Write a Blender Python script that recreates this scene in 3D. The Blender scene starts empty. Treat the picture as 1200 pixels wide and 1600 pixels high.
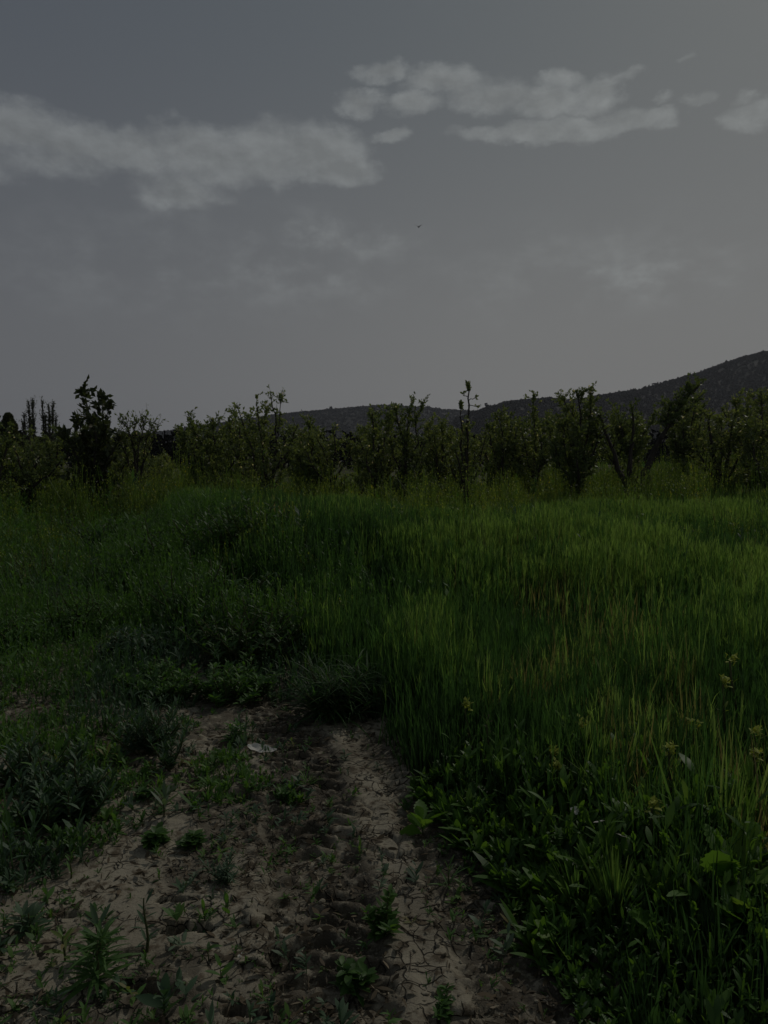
import bpy, math, random
import numpy as np
R = math.radians
rng = np.random.default_rng(7)
random.seed(7)
scene = bpy.context.scene
COL = scene.collection

# ------------------------------------------------------------------ camera
F = 1156.0                      # focal length in photo pixels (photo 1200 x 1600)
CAMZ = 1.6
PITCH = R(-4.0)
cam = bpy.data.cameras.new('camera')
cam.sensor_fit = 'VERTICAL'; cam.sensor_height = 24.0; cam.lens = 24.0 * F / 1600.0
cam.clip_start = 0.05; cam.clip_end = 12000
camo = bpy.data.objects.new('camera', cam); COL.objects.link(camo)
camo.location = (0, 0, CAMZ); camo.rotation_euler = (R(90) + PITCH, 0, 0)
scene.camera = camo

# ------------------------------------------------------------------ view
scene.view_settings.view_transform = 'Standard'
scene.view_settings.look = 'None'
scene.view_settings.gamma = 1
scene.view_settings.exposure = -2.0
scene.render.engine = 'CYCLES'
scene.cycles.max_bounces = 6
scene.cycles.transparent_max_bounces = 8
scene.cycles.use_denoising = True

# ------------------------------------------------------------------ sun
SUN_EL, SUN_AZ = R(44), R(38)      # azimuth measured from +Y towards +X
sl = bpy.data.lights.new('sun', 'SUN'); sl.energy = 3.0; sl.angle = R(0.5); sl.color = (1.0, 0.95, 0.86)
so = bpy.data.objects.new('sun', sl); COL.objects.link(so)
so.rotation_euler = (R(90) - SUN_EL, 0, math.pi - SUN_AZ)
so.location = (60, 80, 90)

# ------------------------------------------------------------------ pixel helpers
def ray(px, py):
    x = (px - 600) / F; v = (800 - py) / F
    c, s = math.cos(PITCH), math.sin(PITCH)
    d = np.array([x, c - v * s, s + v * c]); return d / np.linalg.norm(d)
def azel(px, py):
    d = ray(px, py); return math.atan2(d[0], d[1]), math.asin(d[2])
def at(px, py, Y):
    d = ray(px, py); k = Y / d[1]; return np.array([d[0] * k, Y, CAMZ + d[2] * k])
def on_ground(px, py, z=0.0):
    d = ray(px, py); k = (z - CAMZ) / d[2]; return d[0] * k, d[1] * k

# ------------------------------------------------------------------ node helpers
class NT:
    def __init__(s, nt): s.nt = nt
    def n(s, t, **kw):
        nd = s.nt.nodes.new(t)
        for k, v in kw.items(): setattr(nd, k, v)
        return nd
    def link(s, a, b): s.nt.links.new(a, b)
    def val(s, sock, v):
        if hasattr(v, 'is_output'): s.link(v, sock)
        else: sock.default_value = v
    def math(s, op, a, b=0.0, c=None, clamp=False):
        nd = s.n('ShaderNodeMath', operation=op); nd.use_clamp = clamp
        s.val(nd.inputs[0], a)
        if len(nd.inputs) > 1: s.val(nd.inputs[1], b)
        if c is not None: s.val(nd.inputs[2], c)
        return nd.outputs[0]
    def mix(s, f, a, b, bt='MIX'):
        nd = s.n('ShaderNodeMix', data_type='RGBA', blend_type=bt)
        s.val(nd.inputs[0], f); s.val(nd.inputs[6], a); s.val(nd.inputs[7], b)
        return nd.outputs[2]
    def ss(s, v, a, b, o0=0.0, o1=1.0):
        nd = s.n('ShaderNodeMapRange', interpolation_type='SMOOTHSTEP')
        s.val(nd.inputs[0], v)
        for i, x in enumerate((a, b, o0, o1)): s.val(nd.inputs[i + 1], x)
        return nd.outputs[0]
    def noise(s, vec, scale, detail=4, rough=0.55, dist=0.0):
        nd = s.n('ShaderNodeTexNoise')
        if vec is not None: s.link(vec, nd.inputs['Vector'])
        nd.inputs['Scale'].default_value = scale; nd.inputs['Detail'].default_value = detail
        nd.inputs['Roughness'].default_value = rough; nd.inputs['Distortion'].default_value = dist
        return nd
    def ramp(s, f, stops):
        nd = s.n('ShaderNodeValToRGB'); cr = nd.color_ramp
        while len(cr.elements) < len(stops): cr.elements.new(0.5)
        for e, (p, c) in zip(cr.elements, stops): e.position = p; e.color = (*c, 1)
        s.link(f, nd.inputs[0]); return nd.outputs[0]

# ------------------------------------------------------------------ sky (world)
W = bpy.data.worlds.new('World'); scene.world = W; W.use_nodes = True
W.node_tree.nodes.clear(); t = NT(W.node_tree)
sky = t.n('ShaderNodeTexSky', sky_type='NISHITA'); sky.sun_disc = False
sky.sun_elevation = SUN_EL; sky.sun_rotation = SUN_AZ
sky.air_density = 1.6; sky.dust_density = 6.0; sky.ozone_density = 1.0; sky.altitude = 200
tc = t.n('ShaderNodeTexCoord'); sep = t.n('ShaderNodeSeparateXYZ'); t.link(tc.outputs['Generated'], sep.inputs[0])
DX, DY, DZ = sep.outputs
az = t.math('ARCTAN2', DX, DY); el = t.math('ARCSINE', DZ)
# humid spring haze: greyer and a little brighter towards the sun and the horizon
hz = t.math('MULTIPLY_ADD', t.ss(az, -0.75, 0.7), 1.0, 0.0)
low = t.ss(el, 0.60, 0.03)
haze_col = t.mix(hz, (2.75, 3.2, 3.9, 1), (4.45, 5.05, 5.25, 1))
haze_col = t.mix(t.math('MULTIPLY', low, 0.92), haze_col, t.mix(t.ss(az, -0.6, 0.25), (5.0, 5.15, 5.5, 1), (7.0, 7.0, 6.95, 1)))
base = t.mix(0.94, sky.outputs[0], haze_col)
# clouds
com = t.n('ShaderNodeCombineXYZ'); t.link(az, com.inputs[0]); t.link(t.math('MULTIPLY', el, 1.6), com.inputs[1])
P = com.outputs[0]
n1 = t.noise(P, 11, 7, 0.6).outputs['Fac']
n2 = t.noise(P, 34, 6, 0.62).outputs['Fac']
n3 = t.noise(P, 5, 3, 0.5).outputs['Fac']
wn = t.noise(P, 9, 5, 0.6); wn2 = t.noise(P, 30, 5, 0.6)
sw = t.n('ShaderNodeSeparateColor'); t.link(wn.outputs['Color'], sw.inputs[0]); sw2 = t.n('ShaderNodeSeparateColor'); t.link(wn2.outputs['Color'], sw2.inputs[0])
azw = t.math('ADD', az, t.math('ADD', t.math('MULTIPLY', t.math('SUBTRACT', sw.outputs[0], .5), .10), t.math('MULTIPLY', t.math('SUBTRACT', sw2.outputs[0], .5), .022)))
elw = t.math('ADD', el, t.math('ADD', t.math('MULTIPLY', t.math('SUBTRACT', sw.outputs[1], .5), .055), t.math('MULTIPLY', t.math('SUBTRACT', sw2.outputs[1], .5), .016)))
CL = [ # px, py, rx, ry, weight
 (-60,195,110,50,1.1),(30,205,95,48,1.05),(110,225,95,45,1),(200,240,120,45,1),(310,243,120,45,1),(420,238,100,50,1.05),(490,236,70,52,1.05),(530,268,60,28,1),
 (275,302,75,30,.9),(90,262,110,28,.8),(-50,250,90,40,.8),
 (603,114,42,21,.95),(565,158,45,22,.95),(652,167,46,20,.85),(607,212,42,14,.9),(700,130,62,27,.95),(765,152,75,32,1),(845,160,80,30,1),
 (883,123,50,19,.85),(942,140,42,34,.95),(825,209,110,19,1),(940,192,100,22,.95),(1022,183,34,19,.9),(1090,157,28,13,.72),(1178,180,52,25,.95),(1165,152,22,14,.65),(1040,150,22,10,.65),(1070,102,18,9,.5),(985,112,30,12,.6)]
mask = None
for (px, py, rx, ry, w) in CL:
    a0, e0 = azel(px, py); a1, _ = azel(px + rx, py); _, e1 = azel(px, py - ry)
    dx = t.math('MULTIPLY', t.math('SUBTRACT', azw, a0), 1 / (a1 - a0)); dy = t.math('MULTIPLY', t.math('SUBTRACT', elw, e0), 1 / (e1 - e0))
    q = t.math('ADD', t.math('MULTIPLY', dx, dx), t.math('MULTIPLY', dy, dy))
    g = t.math('MULTIPLY', t.math('SUBTRACT', 1.0, t.math('MULTIPLY', q, 0.5)), w)
    mask = g if mask is None else t.math('SMOOTH_MAX', mask, g, 0.15)
mask = t.math('MAXIMUM', mask, -0.4)
nn = t.math('ADD', t.math('MULTIPLY', t.math('SUBTRACT', n1, 0.5), 0.9), t.math('MULTIPLY', t.math('SUBTRACT', n2, 0.5), 0.4))
den = t.ss(t.math('ADD', mask, nn), 0.28, 1.05)
# faint wisps
WS = [(475,365,60,32,1.0),(600,385,50,24,.8),(200,420,260,70,.5),(930,420,240,60,.55),(480,420,110,50,.6),(250,300,120,40,.5),(1000,440,120,30,.4)]
wm = None
for (px, py, rx, ry, w) in WS:
    a0, e0 = azel(px, py); a1, _ = azel(px + rx, py); _, e1 = azel(px, py - ry)
    dx = t.math('MULTIPLY', t.math('SUBTRACT', azw, a0), 1 / (a1 - a0)); dy = t.math('MULTIPLY', t.math('SUBTRACT', elw, e0), 1 / (e1 - e0))
    q = t.math('ADD', t.math('MULTIPLY', dx, dx), t.math('MULTIPLY', dy, dy))
    g = t.math('MULTIPLY', t.math('EXPONENT', t.math('MULTIPLY', q, -1.0)), w)
    wm = g if wm is None else t.math('ADD', wm, g)
wisp = t.math('MULTIPLY', wm, t.ss(n1, 0.38, 0.72))
# lit crests, greyer bellies
com2 = t.n('ShaderNodeCombineXYZ'); t.link(t.math('ADD', az, 0.008), com2.inputs[0]); t.link(t.math('MULTIPLY', t.math('ADD', el, 0.012), 1.6), com2.inputs[1])
n1b = t.noise(com2.outputs[0], 11, 7, 0.6).outputs['Fac']
relief = t.math('MULTIPLY', t.math('SUBTRACT', n1, n1b), 0.9)
thick = t.ss(mask, 0.6, 1.15)
lum = t.math('ADD', t.math('SUBTRACT', 1.0, t.math('MULTIPLY', thick, 0.16)), relief, clamp=False)
lum = t.math('MINIMUM', t.math('MAXIMUM', lum, 0.80), 1.12)
ccol = t.mix(hz, (7.0, 7.5, 7.8, 1), (9.5, 10.0, 9.9, 1))
ccol = t.mix(1.0, ccol, lum, 'MULTIPLY')
base = t.mix(t.math('MULTIPLY', den, 0.88), base, ccol)
base = t.mix(t.math('MULTIPLY', wisp, 0.8), base, ccol)
bg = t.n('ShaderNodeBackground'); bg.inputs['Strength'].default_value = 0.10
t.link(base, bg.inputs['Color'])
wo = t.n('ShaderNodeOutputWorld'); t.link(bg.outputs[0], wo.inputs['Surface'])

# ------------------------------------------------------------------ mesh helpers
def build(name, V, Fc, mat, parent=None, tint=None, smooth=False):
    """Fc: one (n,k) array or a list of such arrays"""
    if not isinstance(Fc, (list, tuple)): Fc = [Fc]
    Fc = [np.asarray(f, dtype=np.int32) for f in Fc if len(f)]
    V = np.asarray(V, dtype=np.float32)
    me = bpy.data.meshes.new(name)
    me.vertices.add(len(V)); me.vertices.foreach_set('co', V.ravel())
    loops = np.concatenate([f.ravel() for f in Fc])
    tot = np.concatenate([np.full(len(f), f.shape[1], dtype=np.int32) for f in Fc])
    start = np.concatenate([[0], np.cumsum(tot)[:-1]]).astype(np.int32)
    me.loops.add(len(loops)); me.loops.foreach_set('vertex_index', loops)
    me.polygons.add(len(tot)); me.polygons.foreach_set('loop_start', start); me.polygons.foreach_set('loop_total', tot)
    if smooth: me.polygons.foreach_set('use_smooth', np.ones(len(tot), dtype=bool))
    if tint is not None:
        a = me.attributes.new('tint', 'FLOAT', 'POINT'); a.data.foreach_set('value', np.asarray(tint, dtype=np.float32))
    me.update(calc_edges=True)
    me.materials.append(mat)
    o = bpy.data.objects.new(name, me); COL.objects.link(o)
    if parent is not None: o.parent = parent
    return o
def tag(o, label=None, cat=None, group=None, kind=None):
    if label: o['label'] = label
    if cat: o['category'] = cat
    if group: o['group'] = group
    if kind: o['kind'] = kind
    return o
def empty(name, loc, rz=0.0, scale=1.0):
    o = bpy.data.objects.new(name, None); COL.objects.link(o)
    o.location = loc; o.rotation_euler = (0, 0, rz); o.scale = (scale,) * 3
    o.empty_display_size = 0.1
    return o
def nrm(v): return v / np.maximum(np.linalg.norm(v, axis=-1, keepdims=True), 1e-9)
def rot_axes(N, az, tilt):
    """unit direction from azimuth and tilt from the vertical"""
    return np.stack([np.sin(tilt) * np.cos(az), np.sin(tilt) * np.sin(az), np.cos(tilt)], -1)
class Soup:
    def __init__(s): s.V = []; s.Q = []; s.T = []; s.t = []; s.n = 0
    def add(s, V, Q=None, T=None, tint=0.5):
        V = np.asarray(V, dtype=np.float32).reshape(-1, 3)
        if Q is not None and len(Q): s.Q.append(np.asarray(Q, dtype=np.int32).reshape(-1, 4) + s.n)
        if T is not None and len(T): s.T.append(np.asarray(T, dtype=np.int32).reshape(-1, 3) + s.n)
        tt = np.broadcast_to(np.asarray(tint, dtype=np.float32), (len(V),)); s.t.append(tt); s.V.append(V); s.n += len(V)
    def build(s, name, mat, parent=None, smooth=False):
        Fc = []
        if s.Q: Fc.append(np.concatenate(s.Q))
        if s.T: Fc.append(np.concatenate(s.T))
        return build(name, np.concatenate(s.V), Fc, mat, parent, np.concatenate(s.t), smooth)

def strips(S, b, d, L, Wd, droop, seg=3, prof='grass', fold=0.0, tint=0.5, roll=None, bendv=None):
    """N curved tapering blades. b (N,3) base, d (N,3) start direction, L, Wd, droop (N,)"""
    N = len(b); b = np.asarray(b, float); d = nrm(np.asarray(d, float))
    L = np.broadcast_to(L, (N,)); Wd = np.broadcast_to(Wd, (N,)); droop = np.broadcast_to(droop, (N,))
    up = np.array([0, 0, 1.0])
    side = np.cross(d, up); ln = np.linalg.norm(side, axis=1)
    ra = rng.uniform(0, 2 * np.pi, N); alt = np.stack([np.cos(ra), np.sin(ra), 0 * ra], -1)
    side = np.where(ln[:, None] < 0.15, alt, side); side = nrm(side - d * (side * d).sum(1, keepdims=True))
    if roll is not None:
        n_ = np.cross(side, d); side = nrm(side * np.cos(roll)[:, None] + n_ * np.sin(roll)[:, None])
    nv = nrm(np.cross(side, d))
    if bendv is None:
        h = d.copy(); h[:, 2] = 0; h = np.where(np.linalg.norm(h, axis=1, keepdims=True) < 0.05, alt, h); h = nrm(h)
        bendv = h * 0.55 - up * 0.8
    ts = np.linspace(0, 1, seg + 1)
    if prof == 'grass': pw = np.clip((1 - ts) ** 0.6, 0.04, 1) * (0.55 + 0.45 * np.minimum(1, ts * 4))
    elif prof == 'leaf': pw = np.sin(np.pi * np.clip(ts * 0.94 + 0.03, 0, 1)) ** 0.8
    elif prof == 'spoon': pw = np.sin(np.pi * np.clip(ts, 0.02, .98) ** 1.6) ** 0.9 * (1 + .13 * np.where(np.arange(seg + 1) % 2, 1, -1)) + 0.06
    else: pw = np.ones(seg + 1)
    cross = 3 if fold else 2
    V = np.zeros((N, seg + 1, cross, 3))
    for k, tt in enumerate(ts):
        c = b + d * (L * tt)[:, None] + bendv * (L * droop * tt * tt)[:, None]
        w = (Wd * pw[k] * 0.5)[:, None]
        V[:, k, 0] = c - side * w; V[:, k, -1] = c + side * w
        if cross == 3: V[:, k, 1] = c - nv * w * fold
    nvb = (seg + 1) * cross
    idx = []
    for k in range(seg):
        for j in range(cross - 1):
            a = k * cross + j; idx.append([a, a + 1, a + 1 + cross, a + cross])
    Q = (np.arange(N)[:, None, None] * nvb + np.array(idx)[None]).reshape(-1, 4)
    tint = np.repeat(np.broadcast_to(tint, (N,)), nvb)
    S.add(V, Q, tint=tint)
def diamonds(S, p, d, s, L, Wd, fold=0.25, tint=0.5):
    """N small leaves, each a folded kite"""
    N = len(p); d = nrm(d); s = nrm(s - d * (s * d).sum(1, keepdims=True)); n = np.cross(d, s)
    L = np.broadcast_to(L, (N,))[:, None]; Wd = np.broadcast_to(Wd, (N,))[:, None]
    V = np.stack([p, p + d * L * .5 + s * Wd * .5 + n * Wd * fold, p + d * L, p + d * L * .5 - s * Wd * .5 + n * Wd * fold], 1)
    i = np.arange(N)[:, None] * 4
    T = np.concatenate([i + [0, 1, 2], i + [0, 2, 3]])
    S.add(V, T=T, tint=np.repeat(np.broadcast_to(tint, (N,)), 4))
def tube(S, pts, r, sides=6, tint=0.5, rough=0.0):
    pts = np.asarray(pts, float); n = len(pts); r = np.broadcast_to(r, (n,))
    d = np.gradient(pts, axis=0); d = nrm(d)
    ref = np.array([0.3, 1, 0.1]) if abs(d[0][2]) > .8 else np.array([0, 0.1, 1.0])
    a = nrm(np.cross(d, ref)); b = np.cross(d, a)
    th = np.linspace(0, 2 * np.pi, sides, endpoint=False)
    rr = r[:, None] * (1 + rough * rng.uniform(-1, 1, (n, sides)))
    V = pts[:, None] + rr[..., None] * (np.cos(th)[None, :, None] * a[:, None] + np.sin(th)[None, :, None] * b[:, None])
    Q = []
    for k in range(n - 1):
        for j in range(sides):
            j2 = (j + 1) % sides; Q.append([k * sides + j, k * sides + j2, (k + 1) * sides + j2, (k + 1) * sides + j])
    V = V.reshape(-1, 3)
    V = np.concatenate([V, pts[-1:]])
    T = [[(n - 1) * sides + j, (n - 1) * sides + (j + 1) % sides, n * sides] for j in range(sides)]
    S.add(V, Q, T, tint=tint)

# ------------------------------------------------------------------ numpy noise
_perm = np.random.default_rng(3).permutation(4096)
_val = np.random.default_rng(4).random(4096)
_v2 = np.random.default_rng(5).random((4096, 4))
def _h(i, j, k=0): return _perm[(_perm[(i * 1 + k * 17) & 4095] + j) & 4095]
def vnoise(x, y, s, k=0):
    x = np.asarray(x) / s + 511.3; y = np.asarray(y) / s + 917.7
    i = np.floor(x).astype(int); j = np.floor(y).astype(int); u = x - i; v = y - j
    u = u * u * (3 - 2 * u); v = v * v * (3 - 2 * v)
    g = lambda a, b: _val[_h(a, b, k)]
    return (g(i, j) * (1 - u) + g(i + 1, j) * u) * (1 - v) + (g(i, j + 1) * (1 - u) + g(i + 1, j + 1) * u) * v
def fbm(x, y, s, o=4, k=0):
    r = 0; a = 1; tot = 0
    for q in range(o): r = r + a * vnoise(x, y, s / 2 ** q, k + q * 7); tot += a; a *= 0.5
    return r / tot
def sstep(x, a, b): u = np.clip((x - a) / (b - a), 0, 1); return u * u * (3 - 2 * u)
def voro(x, y, s, k=0):
    """returns F1, F2-F1, cell random values"""
    x = x / s + 300.5; y = y / s + 300.5; i = np.floor(x).astype(int); j = np.floor(y).astype(int)
    f1 = np.full(x.shape, 9.0); f2 = np.full(x.shape, 9.0); cid = np.zeros(x.shape, int); cx = np.zeros(x.shape); cy = np.zeros(x.shape)
    for a in (-1, 0, 1):
        for b in (-1, 0, 1):
            h = _h(i + a, j + b, k); px = i + a + _v2[h, 0]; py = j + b + _v2[h, 1]
            d = np.hypot(x - px, y - py); m = d < f1
            f2 = np.where(m, f1, np.minimum(f2, d)); cid = np.where(m, h, cid); cx = np.where(m, px - x, cx); cy = np.where(m, py - y, cy); f1 = np.where(m, d, f1)
    return f1, f2 - f1, _v2[cid], cx * s, cy * s

# ------------------------------------------------------------------ terrain shape
RUTY = [0.5, 1.5, 2.1, 2.72, 3.2, 3.94, 5, 6.6, 9, 14, 22]; RUTX = [-.02, -.10, -.15, -.26, -.33, -.46, -.80, -1.55, -3.1, -5.8, -10]
RT2Y = [0.5, 1.5, 2.2, 2.94, 3.6, 5]; RT2X = [.55, .46, .38, .27, .10, -.3]
# left edge of the tall growth (x as a function of y)
EDY = [0.5, 1.6, 2.05, 2.3, 2.65, 3.1, 3.6, 4.2, 4.9, 5.6, 6.6, 8.0, 10, 13, 18, 26, 60]
EDX = [.75, .68, .60, .53, .50, .33, .12, -.10, -.42, -.78, -1.25, -2.0, -2.9, -4.0, -6.2, -9.5, -24]
def rutx(y): return np.interp(y, RUTY, RUTX)
def edge(y): return np.interp(y, EDY, EDX)
PITS = [(300,1452,.10,.035,.05),(215,1545,.13,.04,.05),(270,1410,.07,.02,.035),(100,1428,.06,.02,.035),(385,1585,.07,.03,.05),(440,1500,.04,.03,.04),(290,1408,.06,.02,.03),(40,1460,.06,.03,.03),(205,1490,.05,.02,.03)]
PITW = [(*on_ground(a, b), c, d, e) for a, b, c, d, e in PITS]
def pitq(x, y, a, b, rx, ry):
    return ((x - a) / rx + 1.6 * (fbm(x, y, .07, 3, 51) - .5)) ** 2 + ((y - b) / ry + 2.6 * (fbm(x, y, .07, 3, 55) - .5)) ** 2
def height(x, y):
    x = np.asarray(x, float); y = np.asarray(y, float)
    near = 1 - sstep(y, 5.0, 9.0)
    h = 0.06 * (fbm(x, y, 2.5, 3) - .5) + 0.35 * (fbm(x, y, 14, 3, 3) - .5) * sstep(y, 9, 22)
    h = h + 1.05 * sstep(x, 0, 14) * sstep(y, 8, 26) + 0.25 * sstep(-x, 4, 14) * sstep(y, 12, 26)
    # low bank carrying the tall growth, hollow along the old track
    e = x - edge(y)
    h = h + 0.09 * sstep(e, -.05, .7) + 0.50 * sstep(e, -.1, .9) * sstep(y, 6.2, 9.5) * (1 - sstep(y, 14, 20)) * (1 - .6 * sstep(e, 1.5, 5)) + .35 * sstep(-e, 1.6, 3.5) * sstep(y, 8, 12) * (1 - sstep(y, 16, 22))
    # fine soil relief
    h = h + near * (0.016 * (fbm(x, y, .35, 4, 9) - .5) + 0.008 * (fbm(x, y, .07, 3, 11) - .5))
    # lifted crust plates
    m = near * sstep(fbm(x, y, .7, 3, 21), .42, .58) * (1 - sstep(np.abs(x - rutx(y)), .26, .14))
    wx = x + .05 * (fbm(x, y, .12, 2, 31) - .5); wy = y + .05 * (fbm(x, y, .12, 2, 37) - .5)
    f1, fe, c, cx, cy = voro(wx, wy, .13, 2)
    h = h + m * ((c[..., 2] - .5) * .016 + cx * (c[..., 3] - .5) * .16 + cy * (.9 - c[..., 0]) * .20 - .015 * (1 - sstep(fe, .0, .09)))
    # rough crumbly patches
    clean = np.exp(-((x - np.interp(y, [1.5, 2.2, 2.9, 3.8, 4.6], [.16, .10, .03, -.16, -.4])) / .10) ** 2)
    rm = near * sstep(fbm(x, y, .28, 3, 141), .47, .56) * (1 - .9 * clean)
    h = h + rm * (.012 * np.abs(fbm(x, y, .06, 2, 143) - .5) * 2 + .009 * vnoise(x, y, .024, 147))
    # wheel tracks with cross lugs
    for (cxr, wdt, dep, lug, y1, ph) in ((rutx(y), .19, .022, .030, 4.3, 0), (np.interp(y, RT2Y, RT2X), .15, .008, .012, 3.4, 1.3)):
        u = (x - cxr); inn = 1 - sstep(np.abs(u), wdt * .8, wdt * 1.1); fade = 1 - sstep(y, y1, y1 + 1.2)
        ww = y + .25 * np.abs(u) + .05 * (fbm(x, y, .16, 3, 41) - .5) * 2
        s = (np.sin(2 * np.pi * ww / .092 + ph)); s = np.clip(s * 1.6, -1, 1)
        am = .1 + 1.2 * sstep(fbm(x, y, .14, 3, 45), .38, .62)
        h = h + inn * fade * (-dep + lug * .65 * s * am) + .012 * fade * np.exp(-((np.abs(u) - wdt * 1.25) / .05) ** 2)
    for (a, b, rx, ry, dp) in PITW:
        q = pitq(x, y, a, b, rx, ry)
        h = h - 1.3 * dp * (1 - sstep(q, .8, 1.05))
    return h
def ground_z(x, y): return height(np.atleast_1d(x), np.atleast_1d(y))
def gz(x, y): return float(height(np.array([x]), np.array([y]))[0])

# ------------------------------------------------------------------ materials
def newmat(name):
    m = bpy.data.materials.new(name); m.use_nodes = True; m.node_tree.nodes.clear(); return m, NT(m.node_tree)
def leafmat(name, stops, trans=0.4, rough=0.5, spec=0.35, tmul=(1.6, 1.5, 0.7)):
    m, t = newmat(name)
    a = t.n('ShaderNodeAttribute', attribute_name='tint')
    c = t.ramp(a.outputs['Fac'], stops)
    p = t.n('ShaderNodeBsdfPrincipled'); t.link(c, p.inputs['Base Color']); p.inputs['Roughness'].default_value = rough
    p.inputs['Specular IOR Level'].default_value = spec
    tr = t.n('ShaderNodeBsdfTranslucent'); t.link(t.mix(1.0, c, (*tmul, 1), 'MULTIPLY'), tr.inputs['Color'])
    ms = t.n('ShaderNodeMixShader'); ms.inputs[0].default_value = trans
    t.link(p.outputs[0], ms.inputs[1]); t.link(tr.outputs[0], ms.inputs[2])
    o = t.n('ShaderNodeOutputMaterial'); t.link(ms.outputs[0], o.inputs['Surface']); return m
M_WHEAT = leafmat('field_grass', [(0, (0.036, 0.073, 0.028)), (.35, (0.063, 0.129, 0.039)), (.7, (0.150, 0.222, 0.055)), (.9, (0.215, 0.29, 0.085)), (1, (0.210, 0.168, 0.084))], .5, .55, .25, (1.35, 1.55, .85))
M_WEED = leafmat('low_weeds', [(0, (0.047, 0.095, 0.030)), (.5, (0.081, 0.169, 0.041)), (.8, (0.121, 0.203, 0.054)), (1, (0.189, 0.162, 0.074))], .4, .55, .25, (1.4, 1.5, .6))
M_GLAU = leafmat('bluish_leaf', [(0, (0.040, 0.075, 0.039)), (.6, (0.069, 0.121, 0.063)), (1, (0.138, 0.172, 0.115))], .3, .55, .3, (1.2, 1.5, .7))
M_MUST = leafmat('yellow_green_weed', [(0, (0.061, 0.108, 0.027)), (.6, (0.108, 0.176, 0.038)), (.85, (0.203, 0.257, 0.054)), (1, (0.472, 0.405, 0.054))], .45, .55, .25)
M_BROAD = leafmat('broad_leaf', [(0, (0.046, 0.103, 0.023)), (.6, (0.086, 0.184, 0.032)), (1, (0.138, 0.241, 0.046))], .45, .5, .3)
M_TREE = leafmat('orchard_leaf', [(0, (0.072, 0.109, 0.043)), (.5, (0.123, 0.174, 0.065)), (.85, (0.189, 0.239, 0.094)), (.97, (0.246, 0.275, 0.131)), (1, (0.652, 0.609, 0.522))], .45, .45, .4, (1.5, 1.35, .6))
M_DARKL = leafmat('dark_leaf', [(0, (.030, .042, .018)), (.7, (.05, .068, .026)), (1, (.07, .065, .03))], .3, .45, .35)
M_DRY = leafmat('dry_plant', [(0, (.05, .04, .025)), (.6, (.12, .09, .055)), (1, (.30, .25, .18))], .15, .7, .2, (1, 1, 1))
M_BLOOM = leafmat('yellow_flower', [(0, (.28, .34, .05)), (1, (.42, .45, .09))], .4, .6, .2, (1, 1, .6))
M_WHITE = leafmat('pale_petal', [(0, (.45, .42, .38)), (1, (.7, .68, .62))], .3, .6, .2, (1, 1, 1))
def barkmat(name, c0, c1, sc=9):
    m, t = newmat(name); tc = t.n('ShaderNodeTexCoord'); mp = t.n('ShaderNodeMapping'); mp.inputs['Scale'].default_value = (1, 1, .3)
    t.link(tc.outputs['Object'], mp.inputs[0]); nz = t.noise(mp.outputs[0], sc, 6, .7)
    c = t.ramp(nz.outputs['Fac'], [(.3, c0), (.7, c1)])
    p = t.n('ShaderNodeBsdfPrincipled'); t.link(c, p.inputs['Base Color']); p.inputs['Roughness'].default_value = .9; p.inputs['Specular IOR Level'].default_value = .2
    b = t.n('ShaderNodeBump'); b.inputs['Strength'].default_value = .8; b.inputs['Distance'].default_value = .02; t.link(nz.outputs['Fac'], b.inputs['Height']); t.link(b.outputs[0], p.inputs['Normal'])
    o = t.n('ShaderNodeOutputMaterial'); t.link(p.outputs[0], o.inputs['Surface']); return m
M_BARK = barkmat('bark', (.022, .019, .017), (.06, .052, .045))
M_STEM = barkmat('weed_stem', (.05, .06, .025), (.09, .10, .04), 30)
M_TWIG = barkmat('dry_twig', (.05, .04, .03), (.16, .13, .10), 40)
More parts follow.
